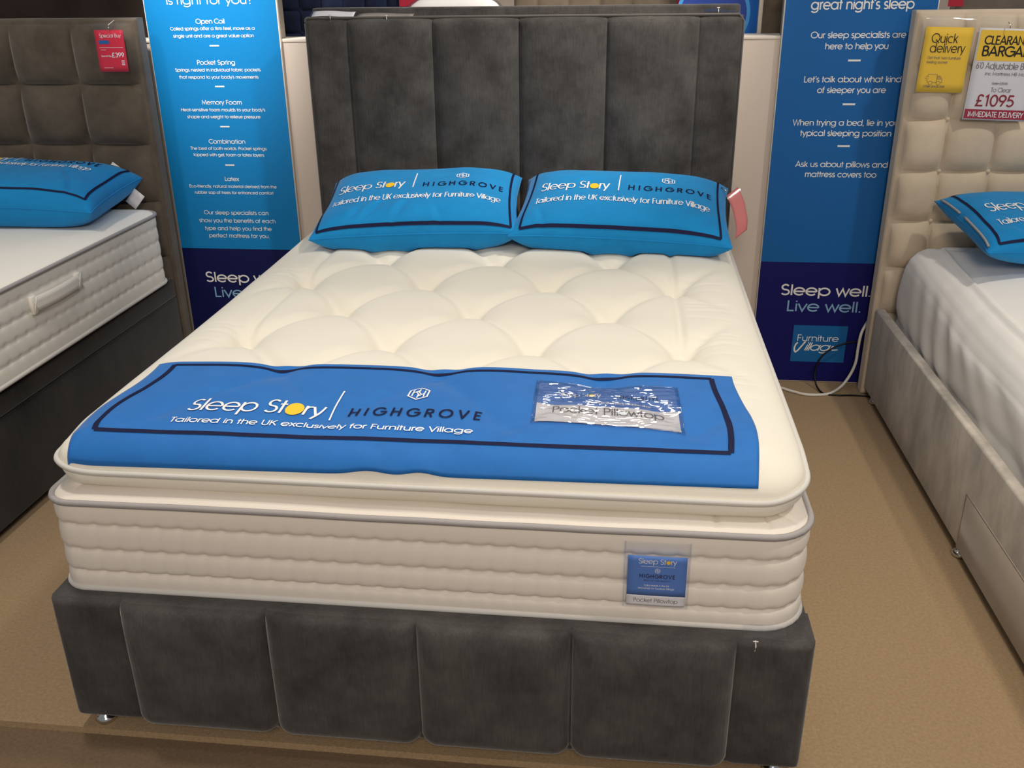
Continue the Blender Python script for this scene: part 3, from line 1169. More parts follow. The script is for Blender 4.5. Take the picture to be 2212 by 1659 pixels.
PL = Pillow((-.318, -.312, .795), .350, .245, .085, .105, 4.5, 11, -1.5, 1.3, htop,
            folds=((-.14, -.168, 1.0, .040, .013), (-.045, -.172, 1.15, .042, .012), (-.20, -.18, .9, .03, .008), (.08, -.19, 1.9, .03, .006)))
PR = Pillow((.388, -.312, .790), .362, .245, .088, .105, -3.0, 11, 1.5, 4.1, htop,
            folds=((.28, -.17, .6, .04, .005), (-.26, -.19, 1.9, .04, .004)))
make_pillow(PL, 'pillow', 'creased blue printed pillow at the left against the charcoal channelled headboard', 'printed blue pillows')
make_pillow(PR, 'pillow', 'smooth blue printed pillow with a pink ticket at its right, against the charcoal headboard', 'printed blue pillows')


# ------------------------------------------------------------------ tickets
def sleeve_map(cx, zt, y0, tilt=0.0, lean=0.0, curl=0.0, yaw=0.0):
    """local (x right, z down from the top edge, d out) to the world for something hanging on a headboard"""
    def f(x, z, d=0.0):
        a = math.radians(tilt)
        px, pz = x * math.cos(a) - z * math.sin(a), x * math.sin(a) + z * math.cos(a)
        return (cx + px, y0 + pz * lean - d + yaw * x - curl * z * z, zt + pz)
    return f


# pink ticket pinned at the right end of the right pillow
tk = thing('price_ticket', (.745, -.20, .80), 'faded pink ticket in a curved clear sleeve hanging off the right pillow', 'price ticket')
TKP = [(.735, -.175, .862), (.768, -.20, .838), (.788, -.235, .795), (.799, -.27, .742), (.797, -.285, .705)]


def tkf(u, v):
    t = v * (len(TKP) - 1)
    i = min(int(t), len(TKP) - 2)
    p = Vector(TKP[i]).lerp(Vector(TKP[i + 1]), t - i)
    d = Vector((.045, .030, .030)) * (u - .5)
    return p + d + Vector((0, -.001, 0))


mb = MB()
mb.sheet(lambda u, v: tkf(u, .22 + v * .74) + Vector((0, -.0008, 0)), lsp(.06, .94, 6), lsp(1, 0, 16), .0008)
mb.build('card', M['card_pink'], tk)
mb = MB()
mb.grid(lambda u, v: tkf(u, v) + Vector((0, -.003, .001)), lsp(0, 1, 6), lsp(0, 1, 20))
mb.build('clear_sleeve', M['clear'], tk)
mb = MB()
mb.tube([(.728, -.19, .852), (.738, -.20, .846), (.748, -.205, .842)], .0022, 6)
mb.build('pin', M['chrome'], tk)

# label hanging from the piping at the foot of the mattress
lb = thing('mattress_tag', (.471, -2.008, .40), 'blue and white label in a clear sleeve pinned to the foot of the cream mattress', 'label')


def lbm(x, z, d=0.0):
    return (x, -2.0085 - d - .002 * math.sin((x - .40) * 20), z)


def quad_sheet(fmap, x0, x1, z0, z1, th=.0006, n=8, mat=0, mb=None, d=0.0):
    mb = mb or MB()
    mb.sheet(lambda u, v: fmap(u, v, d), lsp(x0, x1, n), lsp(z0, z1, n), th, mat)
    return mb


def film_sheet(fmap, x0, x1, z0, z1, d=0.0, n=8):
    mb = MB()
    mb.grid(lambda u, v: fmap(u, v, d), lsp(x0, x1, n), lsp(z0, z1, n))
    return mb


mb = quad_sheet(lbm, .4165, .5285, .4275, .517, d=.0005)
quad_sheet(lbm, .4165, .5285, .4045, .4274, mat=1, mb=mb, d=.0005)
cd = mb.build('card', [M['card_blue'], M['card_white']], lb)
wh, nv, ye, gk = MB(), MB(), MB(), MB()
lm = lambda x, z: lbm(x, z, .0013)
sp = text(wh, 'Sleep Story', .4365, .5085, .5005, .0115, lm, .10, 'fit', 0, 0, None, skip=(8,))
for (cx, cy) in sp:
    disc(ye, cx, cy, .0040, .0042, lm)
wh.marks.append(('rule', len(wh.f)))
ribbon(wh, [(.441, .4945), (.506, .4945)], .0006, lm)
emblem(wh, .4735, .4855, .0052, lm)
text(nv, 'HIGHGROVE', .4395, .507, .4685, .0085, lm, .15, 'fit', .22)
text(nv, 'BEDS OF FINE QUALITY', .448, .498, .4615, .0028, lm, .14, 'fit', .12)
text(wh, 'Tailor-made in the UK', .449, .497, .4498, .0042, lm, .11, 'fit')
text(wh, 'exclusively for Furniture Village', .438, .507, .4432, .0042, lm, .11, 'fit')
text(gk, 'Pocket Pillowtop', .430, .515, .4125, .0092, lm, .09, 'fit')
wh.build('lettering', M['white_ink'], cd)
nv.build('lettering', M['navy_ink'], cd)
gk.build('lettering', M['grey_ink'], cd)
ye.build('logo_dot', M['yellow_ink'], cd)
mb = film_sheet(lbm, .409, .534, .4005, .549, d=.0022)
mb.build('clear_sleeve', M['clear'], lb)
mb = MB()
mb.box(.409, .4125, -2.0112, -2.0102, .4005, .549)
mb.build('sleeve_edge', M['clear'], lb)
mb = MB()
mb.box(.5308, .5345, -2.0112, -2.0102, .4005, .549)
mb.build('sleeve_edge', M['clear'], lb)


# ------------------------------------------------------------------ banners between the beds
def banner(xc, lettering_fn, name, label, m_top, m_low, z_split):
    b = thing(name, (xc, .112, 0), label, 'banner', None)
    x0, x1 = xc - .258, xc + .258
    mb = MB()
    mb.box(x0 - .004, x1 + .004, .1125, .1265, 0.002, 2.0, .001, 1)
    mb.build('panel', M['panel_edge'], b)
    mb = MB()
    yf = .1115
    mb.add([(x0, yf, z_split), (x1, yf, z_split), (x1, yf, 1.996), (x0, yf, 1.996)], [[0, 1, 2, 3]], 0, False)
    mb.add([(x0, yf, .006), (x1, yf, .006), (x1, yf, z_split), (x0, yf, z_split)], [[0, 1, 2, 3]], 1, False)
    pr = mb.build('printed_face', [m_top, m_low], b)
    mb = MB()
    mb.box(x0 + .001, x1 - .001, .127, .19, 1.3345, 2.0, .001, 1)
    mb.build('back_post', M['grey_edge'], b)
    lettering_fn(pr, lambda x, z: (xc + x, yf - .0008, z))
    return b


def sign_foot(wh, pb, f, dx=0.0):
    text(wh, 'Sleep well.', -.172, .176, .371, .044, f, .15)
    text(pb, 'Live well.', -.143, .147, .305, .044, f, .14)


def village_logo(pr, f):
    mb = MB()
    g = lambda x, z: (lambda p: (p[0], p[1] + .0003, p[2]))(f(x, z))
    mb.add([g(-.105, .090), g(.105, .090), g(.105, .246), g(-.105, .246)], [[0, 1, 2, 3]], 0, False)
    mb.build('logo_square', M['logo_blue'], pr)
    mb = MB()
    text(mb, 'Furniture', -.088, .076, .179, .027, f, .11)
    ribbon(mb, [(-.083, .172), (-.090, .164), (-.094, .150), (-.093, .137), (-.088, .131), (-.080, .138), (-.072, .149), (-.053, .177)], .0060, f)
    text(mb, 'illag', -.058, .042, .139, .035, f, .12, 'fit', -.06, 0, None, shear=.40)
    ribbon(mb, [(.040, .146), (.056, .151), (.062, .157), (.055, .159), (.049, .150), (.055, .143), (.076, .145)], .0042, f)
    mb.build('logo_lettering', M['white_ink'], pr)


def left_letters(pr, f):
    wh, pb = MB(), MB()
    def c(s, y, x0, x1, h, w=.12):
        text(wh, s, x0, x1, y, h, f, w)
    c('is right for you?', 1.459, -.17, .17, .030, .13)
    rows = [('Open Coil', 1.391, -.063, .052, .0172, 'Coiled springs offer a firm feel, move as a', 1.368, -.168, .167, 'single unit and are a great value option', 1.342, -.160, .160, 1.312),
            ('Pocket Spring', 1.2435, -.080, .074, .0165, 'Springs nested in individual fabric pockets', 1.2185, -.172, .172, 'that respond to your body\'s movements', 1.192, -.160, .160, 1.163),
            ('Memory Foam', 1.0955, -.083, .081, .0165, 'Heat-sensitive foam moulds to your body\'s', 1.0695, -.172, .172, 'shape and weight to relieve pressure', 1.043, -.150, .150, 1.011),
            ('Combination', .9455, -.076, .076, .0165, 'The best of both worlds. Pocket springs', .9205, -.156, .160, 'topped with gel, foam or latex layers', .8955, -.147, .147, .861),
            ('Latex', .7975, -.030, .030, .0165, 'Eco-friendly, natural material derived from the', .7695, -.184, .184, 'rubber sap of trees for enhanced comfort', .7445, -.165, .168, None)]
    for (t, y, a, b, h, l1, y1, a1, b1, l2, y2, a2, b2, yd) in rows:
        c(t, y, a, b, h, .15)
        c(l1, y1, a1, b1, .0122, .155)
        c(l2, y2, a2, b2, .0122, .155)
        if yd:
            wh.marks.append(('dash', len(wh.f)))
            ribbon(wh, [(-.020, yd), (.018, yd)], .0055, f)
    for s, y, w in (('Our sleep specialists can', .660, .138), ('show you the benefits of each', .627, .163),
                    ('type and help you find the', .5945, .143), ('perfect mattress for you.', .564, .130)):
        c(s, y, -w, w, .0165, .135)
    sign_foot(wh, pb, f)
    wh.build('lettering', M['white_ink'], pr)
    pb.build('lettering', M['pale_blue_ink'], pr)
    village_logo(pr, f)


def right_letters(pr, f):
    wh, pb = MB(), MB()
    def c(s, y, x0, x1, h, w=.14):
        text(wh, s, x0 - 1.1915, x1 - 1.1915, y, h, f, w)
    c("great night's sleep", 1.420, 1.021, 1.370, .034)
    c('Our sleep specialists are', 1.3255, 1.031, 1.358, .0215)
    c('here to help you', 1.288, 1.084, 1.303, .0215)
    c("Let's talk about what kind", 1.1755, 1.023, 1.364, .0215)
    c('of sleeper you are', 1.1385, 1.074, 1.315, .0215)
    c('When trying a bed, lie in your', 1.0235, 1.000, 1.385, .0215)
    c('typical sleeping position', .986, 1.030, 1.356, .0215)
    c('Ask us about pillows and', .8725, 1.025, 1.360, .0215)
    c('mattress covers too', .8355, 1.063, 1.323, .0215)
    for z in (1.250, 1.099, .950):
        wh.marks.append(('dash', len(wh.f)))
        ribbon(wh, [(-.022, z), (.022, z)], .0065, f)
    sign_foot(wh, pb, f)
    wh.build('lettering', M['white_ink'], pr)
    pb.build('lettering', M['pale_blue_ink'], pr)
    village_logo(pr, f)


banner(-1.183, left_letters, 'display_banner', 'tall azure mattress-type information banner standing between the left and middle beds', M['ban_blue_l'], M['ban_navy_l'], .516)
banner(1.1915, right_letters, 'display_banner', 'tall mid-blue sleep-advice banner standing between the middle and right beds', M['ban_blue_r'], M['ban_navy_r'], .505)

# ------------------------------------------------------------------ left bed
lbed = thing('double_bed', (-2.15, -1.0, 0), 'dark divan bed with square-padded taupe headboard at the left edge', 'bed')
LX = [-2.88, -2.687, -2.438, -2.188, -1.938, -1.689, -1.440]
LZ = [.03, .28, .51, .735, .957, 1.182, 1.398]


def lhb(x, z):
    a, b, t = strip_t(x, LX)
    c, d, s = strip_t(z, LZ)
    if z > LZ[-1]:
        return 0
    p = max(0, 1 - abs(2 * t - 1) ** 3.2) ** .55
    q = max(0, 1 - abs(2 * s - 1) ** 3.2) ** .55
    cx, cz2 = min(x - a, b - x), min(z - c, d - z)
    p *= 1 - .8 * math.exp(-(cx * cx + cz2 * cz2) / .0011)
    return .042 * p * q + .002 * noise.noise((x * 8, z * 8, 3))* p * q


mb = MB()
padded_slab(mb, -2.89, -1.427, .02, 1.417, -.004, .055, lhb, [-2.89, -2.885] + seams_spaced(LX, 18) + [-1.437, -1.432, -1.427],
            [.02] + seams_spaced(LZ, 18) + [1.405, 1.411, 1.417], .012)
mb.build('headboard', M['taupe'], lbed)
mb = MB()
mb.box(-2.86, -1.418, -2.0, -.040, .352, .433, .012, 3)
mb.build('divan_top', M['black_velvet'], lbed)
mb = MB()
mb.box(-2.86, -1.418, -2.0, -.040, .035, .350, .006, 2)
mb.build('divan_base', M['black_velvet'], lbed)
for (x, y) in ((-1.46, -1.95), (-1.46, -.1), (-2.8, -1.95), (-2.8, -.1)):
    mb = MB()
    mb.lathe([(0, 0), (.02, 0), (.022, .006), (.012, .016), (.008, .036), (0, .036)], (x, y, .0005), 14)
    mb.build('glide', M['chrome'], lbed)

lmat = thing('mattress', (-2.15, -1.0, .435), 'white quilted mattress with side handle on the dark divan bed at the left', 'mattress')
LR = (-2.86, -1.412, -2.0, -.07, .08)
lring = rring(*LR, .008, 16)
mb = MB()
skin(mb, lring, quilt_rows(.442, .709, (.496, .552, .610, .664), .055, .01, .004, 46, dimple=.0032))


def lz(d, x, y):
    t = clamp(d / .10, 0, 1)
    return .709 + .020 * math.sqrt(1 - (1 - t) ** 2) + .0025 * noise.noise((x * 6, y * 6, 9)) * t


rows = []
for o in (0, -.004, -.010, -.02, -.035, -.05, -.07):
    rows.append(lambda p, o=o: (o, lz(-o, p[0] + p[2] * o, p[1] + p[3] * o)))
skin(mb, lring, rows)
top_grid(mb, LR, .052, lz, 60, 70)
lbody = mb.build('mattress_body', M['white_quilt'], lmat)
for (z, mt) in ((.710, 'pipe'), (.442, 'pipe_pale')):
    mb = MB()
    mb.tube([(p[0] + p[2] * .004, p[1] + p[3] * .004, z) for p in lring[::2]], .007, 8, True)
    mb.build('piping', M[mt], lbody)
mb = MB()


def strap(u, v):
    y = -.985 + .275 * u
    return (-1.400 + .009 * math.sin(math.pi * u), y, .600 + .050 * v)


mb.sheet(strap, lsp(0, 1, 14), lsp(0, 1, 4), .002)
for e in (0.04, .96):
    mb.box(-1.4095, -1.3985, -.985 + .275 * e - .014, -.985 + .275 * e + .014, .597, .653, .0015, 1)
    for sg_ in (-1, 1):
        mb.tube([(-1.398, -.985 + .275 * e - .012, .625 - .024 * sg_), (-1.398, -.985 + .275 * e + .012, .625 + .024 * sg_)], .0012, 5)
mb.build('handle', M['white_quilt'], lmat)
mb = MB()
for k in range(20):
    a = 2 * math.pi * k / 20
mb.tube([(-1.402, -1.233 + .008 * math.cos(2 * math.pi * k / 16), .578 + .008 * math.sin(2 * math.pi * k / 16)) for k in range(16)], .003, 6, True)
mb.build('air_vent', M['chrome'], lmat)

LP = Pillow((-1.826, -.275, .826), .355, .222, .092, .10, 3, 5, 2.0, 7.7, lambda x, y: .731,
            folds=((.20, -.04, 2.2, .06, .008), (.25, -.13, 2.0, .04, .008)))
make_pillow(LP, 'pillow', 'blue printed pillow on the white mattress at the left, a paper tag beneath it', 'printed blue pillows', yb=-.185, y1=.085, y2=.028, dx=-.045)
tg = MB()
P0 = Vector((-1.505, -.13, .838))
for (c, ax, bx) in ((Vector((-1.548, -.085, .862)), Vector((.075, -.01, -.052)), Vector((.022, .012, .030))),
                    (Vector((-1.497, -.095, .765)), Vector((.040, .01, .048)), Vector((.036, .0, -.032)))):
    tg.sheet(lambda u, v, c=c, ax=ax, bx=bx: c + ax * u + bx * v, lsp(-.5, .5, 4), lsp(-.5, .5, 4), .0008)
tag(tg.build('paper_tag', M['card_white'], None, (-1.52, -.09, .80)), 'white paper tag sticking out behind the corner of the left pillow', 'tag')

# red ticket
rt = thing('price_ticket', (-1.51, -.065, 1.23), 'red special-buy ticket in a clear sleeve on the square-padded taupe headboard', 'price ticket')
rm = sleeve_map(-1.512, 1.400, -.050, 0, .02)
cm2 = lambda x, z, d=0: rm(x, z - 1.400, d)
mb = quad_sheet(cm2, -.058, .054, 1.232, 1.378, d=.0006)
cd = mb.build('card', M['card_red'], rt)
wh, bl = MB(), MB()
tm = lambda x, z: cm2(x, z, .0016)
text(wh, 'Special Buy', -.040, .044, 1.352, .013, tm, .11)
bl.add([tm(-.046, 1.330), tm(-.006, 1.330), tm(-.006, 1.342), tm(-.046, 1.342)], [[0, 1, 2, 3]], 0, False)
wh.marks.append(('small_print', len(wh.f)))
ribbon(wh, [(-.046, 1.317), (.046, 1.317)], .0012, tm)
ribbon(wh, [(-.042, 1.309), (-.022, 1.309)], .0012, tm)
text(wh, 'Special Buy', -.044, -.004, 1.285, .006, tm, .13)
text(wh, '\u00a3399', -.002, .046, 1.283, .016, tm, .17)
wh.marks.append(('small_print', len(wh.f)))
for k, z in enumerate((1.270, 1.263, 1.257)):
    ribbon(wh, [(.032, z), (.044, z)], .0035, tm)
ribbon(wh, [(-.04, 1.246), (-.004, 1.246)], .0011, tm)
wh.build('lettering', M['white_ink'], cd)
bl.build('blue_strip', M['logo_blue'], cd)
mb = film_sheet(cm2, -.060, .057, 1.229, 1.402, d=.003)
mb.build('clear_sleeve', M['clear'], rt)
mb = MB()
mb.tube([(-1.507, -.056, 1.388), (-1.505, -.060, 1.396), (-1.501, -.020, 1.410)], .0015, 6)
mb.lathe([(0, -.003), (.003, 0), (0, .003)], (-1.507, -.058, 1.386), 8)
mb.build('pin', M['white_plastic'], rt)

# ------------------------------------------------------------------ right bed
rbed = thing('double_bed', (2.1, -1.0, 0), 'beige velvet ottoman bed with button-tufted headboard at the right edge', 'bed')
RX = [1.368] + [1.508 + .167 * k for k in range(0, 9)]
RZ = [.0 + .02, .17, .345, .525, .702, .882, 1.062, 1.240, 1.402]


def rhb(x, z):
    if x < RX[0] or z > RZ[-1]:
        return 0
    a, b, t = strip_t(x, RX)
    c, d, s = strip_t(z, RZ)
    p = max(0, 1 - abs(2 * t - 1) ** 3) ** .55
    q = max(0, 1 - abs(2 * s - 1) ** 3) ** .55
    cx, cz2 = min(x - a, b - x), min(z - c, d - z)
    p *= 1 - .8 * math.exp(-(cx * cx + cz2 * cz2) / .0007)
    return .036 * p * q


mb = MB()
padded_slab(mb, 1.352, 2.85, .003, 1.418, -.002, .062, rhb, [1.352, 1.358] + seams_spaced(RX, 14) + [2.85],
            [.003, .012] + seams_spaced(RZ, 14) + [1.408, 1.413, 1.418], .012)
rh = mb.build('headboard', M['beige'], rbed)
for i, x in enumerate(RX[1:6]):
    for z in RZ[3:8]:
        mb = MB()
        n = 10
        mb.add([(x + .008 * math.cos(2 * math.pi * k / n), -.004, z + .008 * math.sin(2 * math.pi * k / n)) for k in range(n)] + [(x, -.012, z)],
               [[k, (k + 1) % n, n] for k in range(n)])
        mb.build('button', M['beige'], rh)
mb = MB()
mb.box(1.357, 1.392, -2.05, -.012, .036, .365, .008, 2)
rail = mb.build('side_rail', M['beige_base'], rbed)
mb = MB()
mb.box(2.80, 2.85, -2.05, -.012, .036, .365, .008, 2)
mb.build('side_rail', M['beige_base'], rbed)
mb = MB()
mb.box(1.393, 2.799, -2.05, -2.0, .036, .365, .008, 2)
mb.build('foot_rail', M['beige_base'], rbed)
mb = MB()
mb.box(1.3545, 1.3568, -2.0, -1.155, .037, .206, .001, 1)
mb.build('drawer_front', M['drawer'], rbed)
mb = MB()
mb.tube([(1.3555, -2.0, .209), (1.3555, -1.153, .209), (1.3555, -1.153, .040)], .0018, 6)
mb.build('drawer_seam', M['drawer'], rbed)
mb = MB()
mb.box(1.3935, 2.798, -1.998, -.05, .20, .24)
mb.build('base_deck', M['brown_leather'], rbed)
for (x, y) in ((1.375, -1.139), (1.385, -.085), (1.385, -1.98), (2.8, -.085), (2.8, -1.98)):
    mb = MB()
    mb.lathe([(0, 0), (.020, 0), (.024, .008), (.018, .018), (.008, .024), (.008, .038), (0, .038)], (x, y, .0005), 16)
    mb.build('glide', M['chrome'], rbed)

RM = (1.402, 2.78, -1.96, -.05, .07)
rring_ = rring(*RM, .01, 16)
mb = MB()


def rsag(y):
    return -.03 * sstep(-.2, -.9, y)


prof = [(-.02, .242), (-.006, .27), (.0, .32), (.002, .38), (.0, .44), (-.003, .49), (-.010, .535), (-.022, .568), (-.042, .592), (-.07, .610), (-.10, .622),
        (-.112, .625), (-.12, .624), (-.16, .632), (-.25, .64), (-.45, .645), (-.62, .646)]
prof2 = []
for a, b in zip(prof, prof[1:]):
    for k in range(3):
        t = k / 3
        prof2.append((a[0] + (b[0] - a[0]) * t, a[1] + (b[1] - a[1]) * t))
prof2.append(prof[-1])


def rfold(z, o, s_, yy):
    """sag of the upper edge and height of the stitched ridge"""
    k = math.exp(-((z - .56) / .05) ** 2)
    zz = (rsag(yy) * (.7 + 1.0 * k) + .018 * sstep(-.35, -.08, yy)) * sstep(.3, .6, z)
    return zz + .0065 * math.exp(-((o + .112) / .007) ** 2) - .003 * math.exp(-((o + .095) / .007) ** 2)


def rtop(d, x, y):
    for (o1, z1), (o2, z2) in zip(prof, prof[1:]):
        if -o1 <= d <= -o2 and z1 > .5:
            z = z1 + (z2 - z1) * (d + o1) / (o1 - o2)
            break
    else:
        z = prof[-1][1] if d > .5 else .57
    n = .004 * noise.noise((x * 5 + y * 3, y * 14, 6)) * math.exp(-max(0, d - .05) / .12) + .0025 * noise.noise((x * 5, y * 5, 2))
    return z + rfold(z, -d, 0, y) + n * sstep(.03, .08, d)


rows = []
for (o, z) in prof2:
    if o < -.062 and z > .5:
        break

    def fo(p, o=o, z=z):
        s = p[4]
        side = sstep(.60, .5, z) * sstep(.24, .34, z)
        yy = p[1] + p[3] * o
        # long soft pulls running down and towards the foot, sharper near the head corner
        w = .008 * noise.noise((s * 3.5 + z * 4, z * 2, 1)) + .004 * noise.noise((s * 11 + z * 14, z * 3, 4))
        w += .005 * math.sin(s * 40 + z * 30) * math.exp(-((s - 5.0) / .22) ** 2)
        tuck = -.010 * math.exp(-((z - (.36 + .08 * noise.noise((s * 1.3, 0, 0)))) / .02) ** 2)
        if o < -.03 and z > .5:
            return o, rtop(-o, p[0] + p[2] * o, yy)
        return o + side * w + tuck, z + rfold(z, o, s, yy)
    rows.append(fo)
skin(mb, rring_, rows)
top_grid(mb, RM, .046, rtop, 150, 160)
tag(mb.build('mattress', M['white_sheet'], None, (2.1, -1.0, .242)), 'mattress in a wrinkled white protector sunk into the beige ottoman bed', 'mattress')


def rground(x, y):
    d = sdf_in(x, y, *RM)
    return .645 + rsag(y) * .7 + .018 * sstep(-.35, -.08, y) if d > .10 else .61


RP = Pillow((1.862, -.268, .738), .36, .222, .080, .07, 6, 9, 3, 9.2, rground, folds=((-.24, -.16, 2.3, .04, .006), (-.1, -.16, .4, .04, .005)))
rp = make_pillow(RP, 'pillow', 'blue printed pillow on the white protector at the right, pale cord at its end', 'printed blue pillows', yb=-.205)
mb = MB()
for (a, b) in ((-.20, .02), (.06, .19)):
    mb.tube([RP.loc(-RP.a * .985, y, True) + Vector((-.002, -.003, .004)) for y in lsp(a, b, 14)], .0042, 6)
mb.build('trim_cord', M['pipe'], rp)

# yellow ticket
yt = thing('price_ticket', (1.455, -.05, 1.155), 'yellow quick-delivery ticket in a clear sleeve on the beige tufted headboard', 'price ticket')
ym = sleeve_map(1.4555, 1.400, -.042, -1.5, .01)
cy = lambda x, z, d=0: ym(x, z - 1.400, d)
mb = quad_sheet(cy, -.077, .077, 1.1565, 1.366, d=.0006)
cd = mb.build('card', M['card_yellow'], yt)
bk, gk = MB(), MB()
tm = lambda x, z: cy(x, z, .0017)
text(bk, 'Quick', -.054, .032, 1.316, .030, tm, .085)
text(bk, 'delivery', -.054, .060, 1.285, .030, tm, .085)
text(gk, "Get that 'new furniture", -.057, .052, 1.264, .0095, tm, .10)
text(gk, 'feeling sooner', -.057, .012, 1.250, .0095, tm, .10)
text(gk, 'While stocks last', -.055, .016, 1.172, .0085, tm, .12)
van = [Pl(-.044, 1.2085, -.044, 1.215, -.014, 1.215, -.014, 1.189), Pl(-.014, 1.210, -.004, 1.210, .004, 1.199, .004, 1.189, -.001, 1.189), Pl(-.027, 1.189, -.013, 1.189),
       Pl(-.044, 1.194, -.044, 1.189, -.039, 1.189), Ar(-.033, 1.187, .006, .006, 0, 360, 14), Ar(-.007, 1.187, .006, .006, 0, 360, 14),
       Pl(-.052, 1.208, -.040, 1.208), Pl(-.055, 1.202, -.042, 1.202), Pl(-.050, 1.196, -.041, 1.196),
       Pl(-.011, 1.207, -.006, 1.207, -.001, 1.200, -.011, 1.200, -.011, 1.207)]
gk.marks.append(('van_icon', len(gk.f)))
for st in van:
    ribbon(gk, st, .0011, tm)
bk.build('lettering', M['black_ink'], cd)
gk.build('lettering', M['grey_ink'], cd)


def ysl(u, v):
    z = 1.1545 + (1.4005 - 1.1545) * v
    p = cy(-.081 + .162 * u, z, .0032)
    # the empty head of the sleeve curls back towards the headboard
    k = max(0, (z - 1.368) / .032)
    return (p[0], p[1] + .012 * k * k + .0012 * math.sin(u * 9) * k, p[2])


mb = MB()
mb.grid(ysl, lsp(0, 1, 20), lsp(0, .86, 12) + lsp(.88, 1, 12))
mb.build('clear_sleeve', M['clear'], yt)

# clearance ticket
ct = thing('price_ticket', (1.66, -.05, 1.06), 'white clearance ticket with yellow head and maroon foot on the beige tufted headboard', 'price ticket')
zm = sleeve_map(1.655, 1.3635, -.042, -1.8, .01)
cz = lambda x, z, d=0: zm(x, z - 1.3635, d)
mb = quad_sheet(cz, -.105, .105, 1.064, 1.360, d=.0006)
cd = mb.build('card', M['card_white'], ct)
ylw, mrn, bk, gk, rd, wh = MB(), MB(), MB(), MB(), MB(), MB()
t1 = lambda x, z: cz(x, z, .0012)
t2 = lambda x, z: cz(x, z, .0019)
ylw.add([t1(-.099, 1.257), t1(.099, 1.257), t1(.099, 1.354), t1(-.099, 1.354)], [[0, 1, 2, 3]], 0, False)
mrn.add([t1(-.101, 1.068), t1(.101, 1.068), t1(.101, 1.099), t1(-.101, 1.099)], [[0, 1, 2, 3]], 0, False)
text(bk, 'CLEARANCE', -.082, .082, 1.309, .027, t2, .15)
text(bk, 'BARGAIN', -.084, .084, 1.272, .032, t2, .16)
text(gk, "6'0 Adjustable Bed", -.094, .090, 1.231, .021, t2, .09)
text(gk, 'Inc Mattress HB Matt', -.060, .080, 1.211, .010, t2, .12)
text(gk, 'Sale \u00a32040', -.030, .020, 1.181, .009, t2, .08)
ribbon(gk, [(-.032, 1.185), (.022, 1.185)], .0011, t2)
text(gk, 'To Clear', -.030, .036, 1.157, .015, t2, .09)
text(rd, '\u00a31095', -.072, .054, 1.110, .038, t2, .14)
text(wh, 'IMMEDIATE DELIVERY', -.090, .092, 1.0745, .0175, t2, .14)
ylw.build('yellow_head', M['card_yellow'], cd)
mrn.build('maroon_foot', M['card_maroon'], cd)
bk.build('lettering', M['black_ink'], cd)
gk.build('lettering', M['grey_ink'], cd)
rd.build('price', M['price_red'], cd)
wh.build('lettering', M['white_ink'], cd)
mb = film_sheet(cz, -.108, .108, 1.0615, 1.395, d=.0035)
mb.build('clear_sleeve', M['clear'], ct)
mb = MB()
mb.tube([(1.640, -.058, 1.362), (1.637, -.060, 1.372), (1.634, -.05, 1.380)], .0016, 6)
mb.build('pin', M['chrome'], ct)

# ------------------------------------------------------------------ cables by the right bed
def smooth_path(pts, n=10):
    P = [Vector(p) for p in pts]
    out = []
    for i in range(len(P) - 1):
        a, b, c, d = P[max(i - 1, 0)], P[i], P[i + 1], P[min(i + 2, len(P) - 1)]
        for k in range(n):
            t = k / n
            out.append(.5 * ((2 * b) + (c - a) * t + (2 * a - 5 * b + 4 * c - d) * t * t + (3 * b - 3 * c + d - a) * t ** 3))
    out.append(P[-1])
    return out


mb = MB()
mb.tube(smooth_path([(.82, .085, .0062), (1.009, .047, .0062), (1.08, .0, .0062), (1.133, -.031, .0062), (1.19, -.03, .0062), (1.235, -.008, .0062), (1.285, .035, .022),
                     (1.318, .058, .065), (1.332, .062, .115), (1.334, .065, .17), (1.340, .07, .235), (1.370, .108, .275)]), .0058, 8)
tag(mb.build('power_cable', M['white_plastic'], None, (1.13, -.03, 0)), 'white cable curving over the carpet and up behind the beige headboard', 'cable')
mb = MB()
mb.tube(smooth_path([(1.41, .106, .190), (1.32, .095, .186), (1.262, .088, .172), (1.215, .084, .140), (1.19, .080, .10), (1.182, .07, .05), (1.188, .035, .014), (1.208, -.012, .0042),
                     (1.26, -.024, .0042), (1.32, -.020, .0042), (1.40, -.030, .0042), (1.45, -.06, .0042)]), .0036, 8)
tag(mb.build('power_cable', M['black_plastic'], None, (1.2, 0, 0)), 'thin black cable looping in front of the navy foot of the right banner', 'cable')

# ------------------------------------------------------------------ ticket sleeves flipped over the headboard and footboard
def flat_sleeve(name, x0, x1, y0, y1, z0, z1, label, mt, pinx, piny, pinz):
    r = thing(name, ((x0 + x1) / 2, y0, z0), label, 'ticket sleeve')
    if mt:
        mb = MB()
        mb.sheet(lambda u, v: (x0 + (x1 - x0) * u, y0 + (y1 - y0) * v, z0 + (z1 - z0) * v + .002 * math.sin(u * 5)), lsp(0, 1, 12), lsp(0, 1, 6), .0012)
        mb.build('card', mt, r)
    mb = MB()
    mb.grid(lambda u, v: (x0 - .004 + (x1 - x0 + .008) * u, y0 - .004 + (y1 - y0 + .006) * v, z0 + .003 + (z1 - z0) * v + .002 * math.sin(u * 5)), lsp(0, 1, 12), lsp(0, 1, 6))
    mb.build('clear_sleeve', M['clear'], r)
    mb = MB()
    mb.tube([(pinx, piny, pinz + .012), (pinx + .001, piny - .004, pinz), (pinx, piny - .003, pinz - .012)], .0014, 6)
    mb.tube([(pinx - .005, piny - .003, pinz + .012), (pinx + .005, piny - .003, pinz + .012)], .0013, 6)
    mb.build('pin', M['white_plastic'], r)
    return r


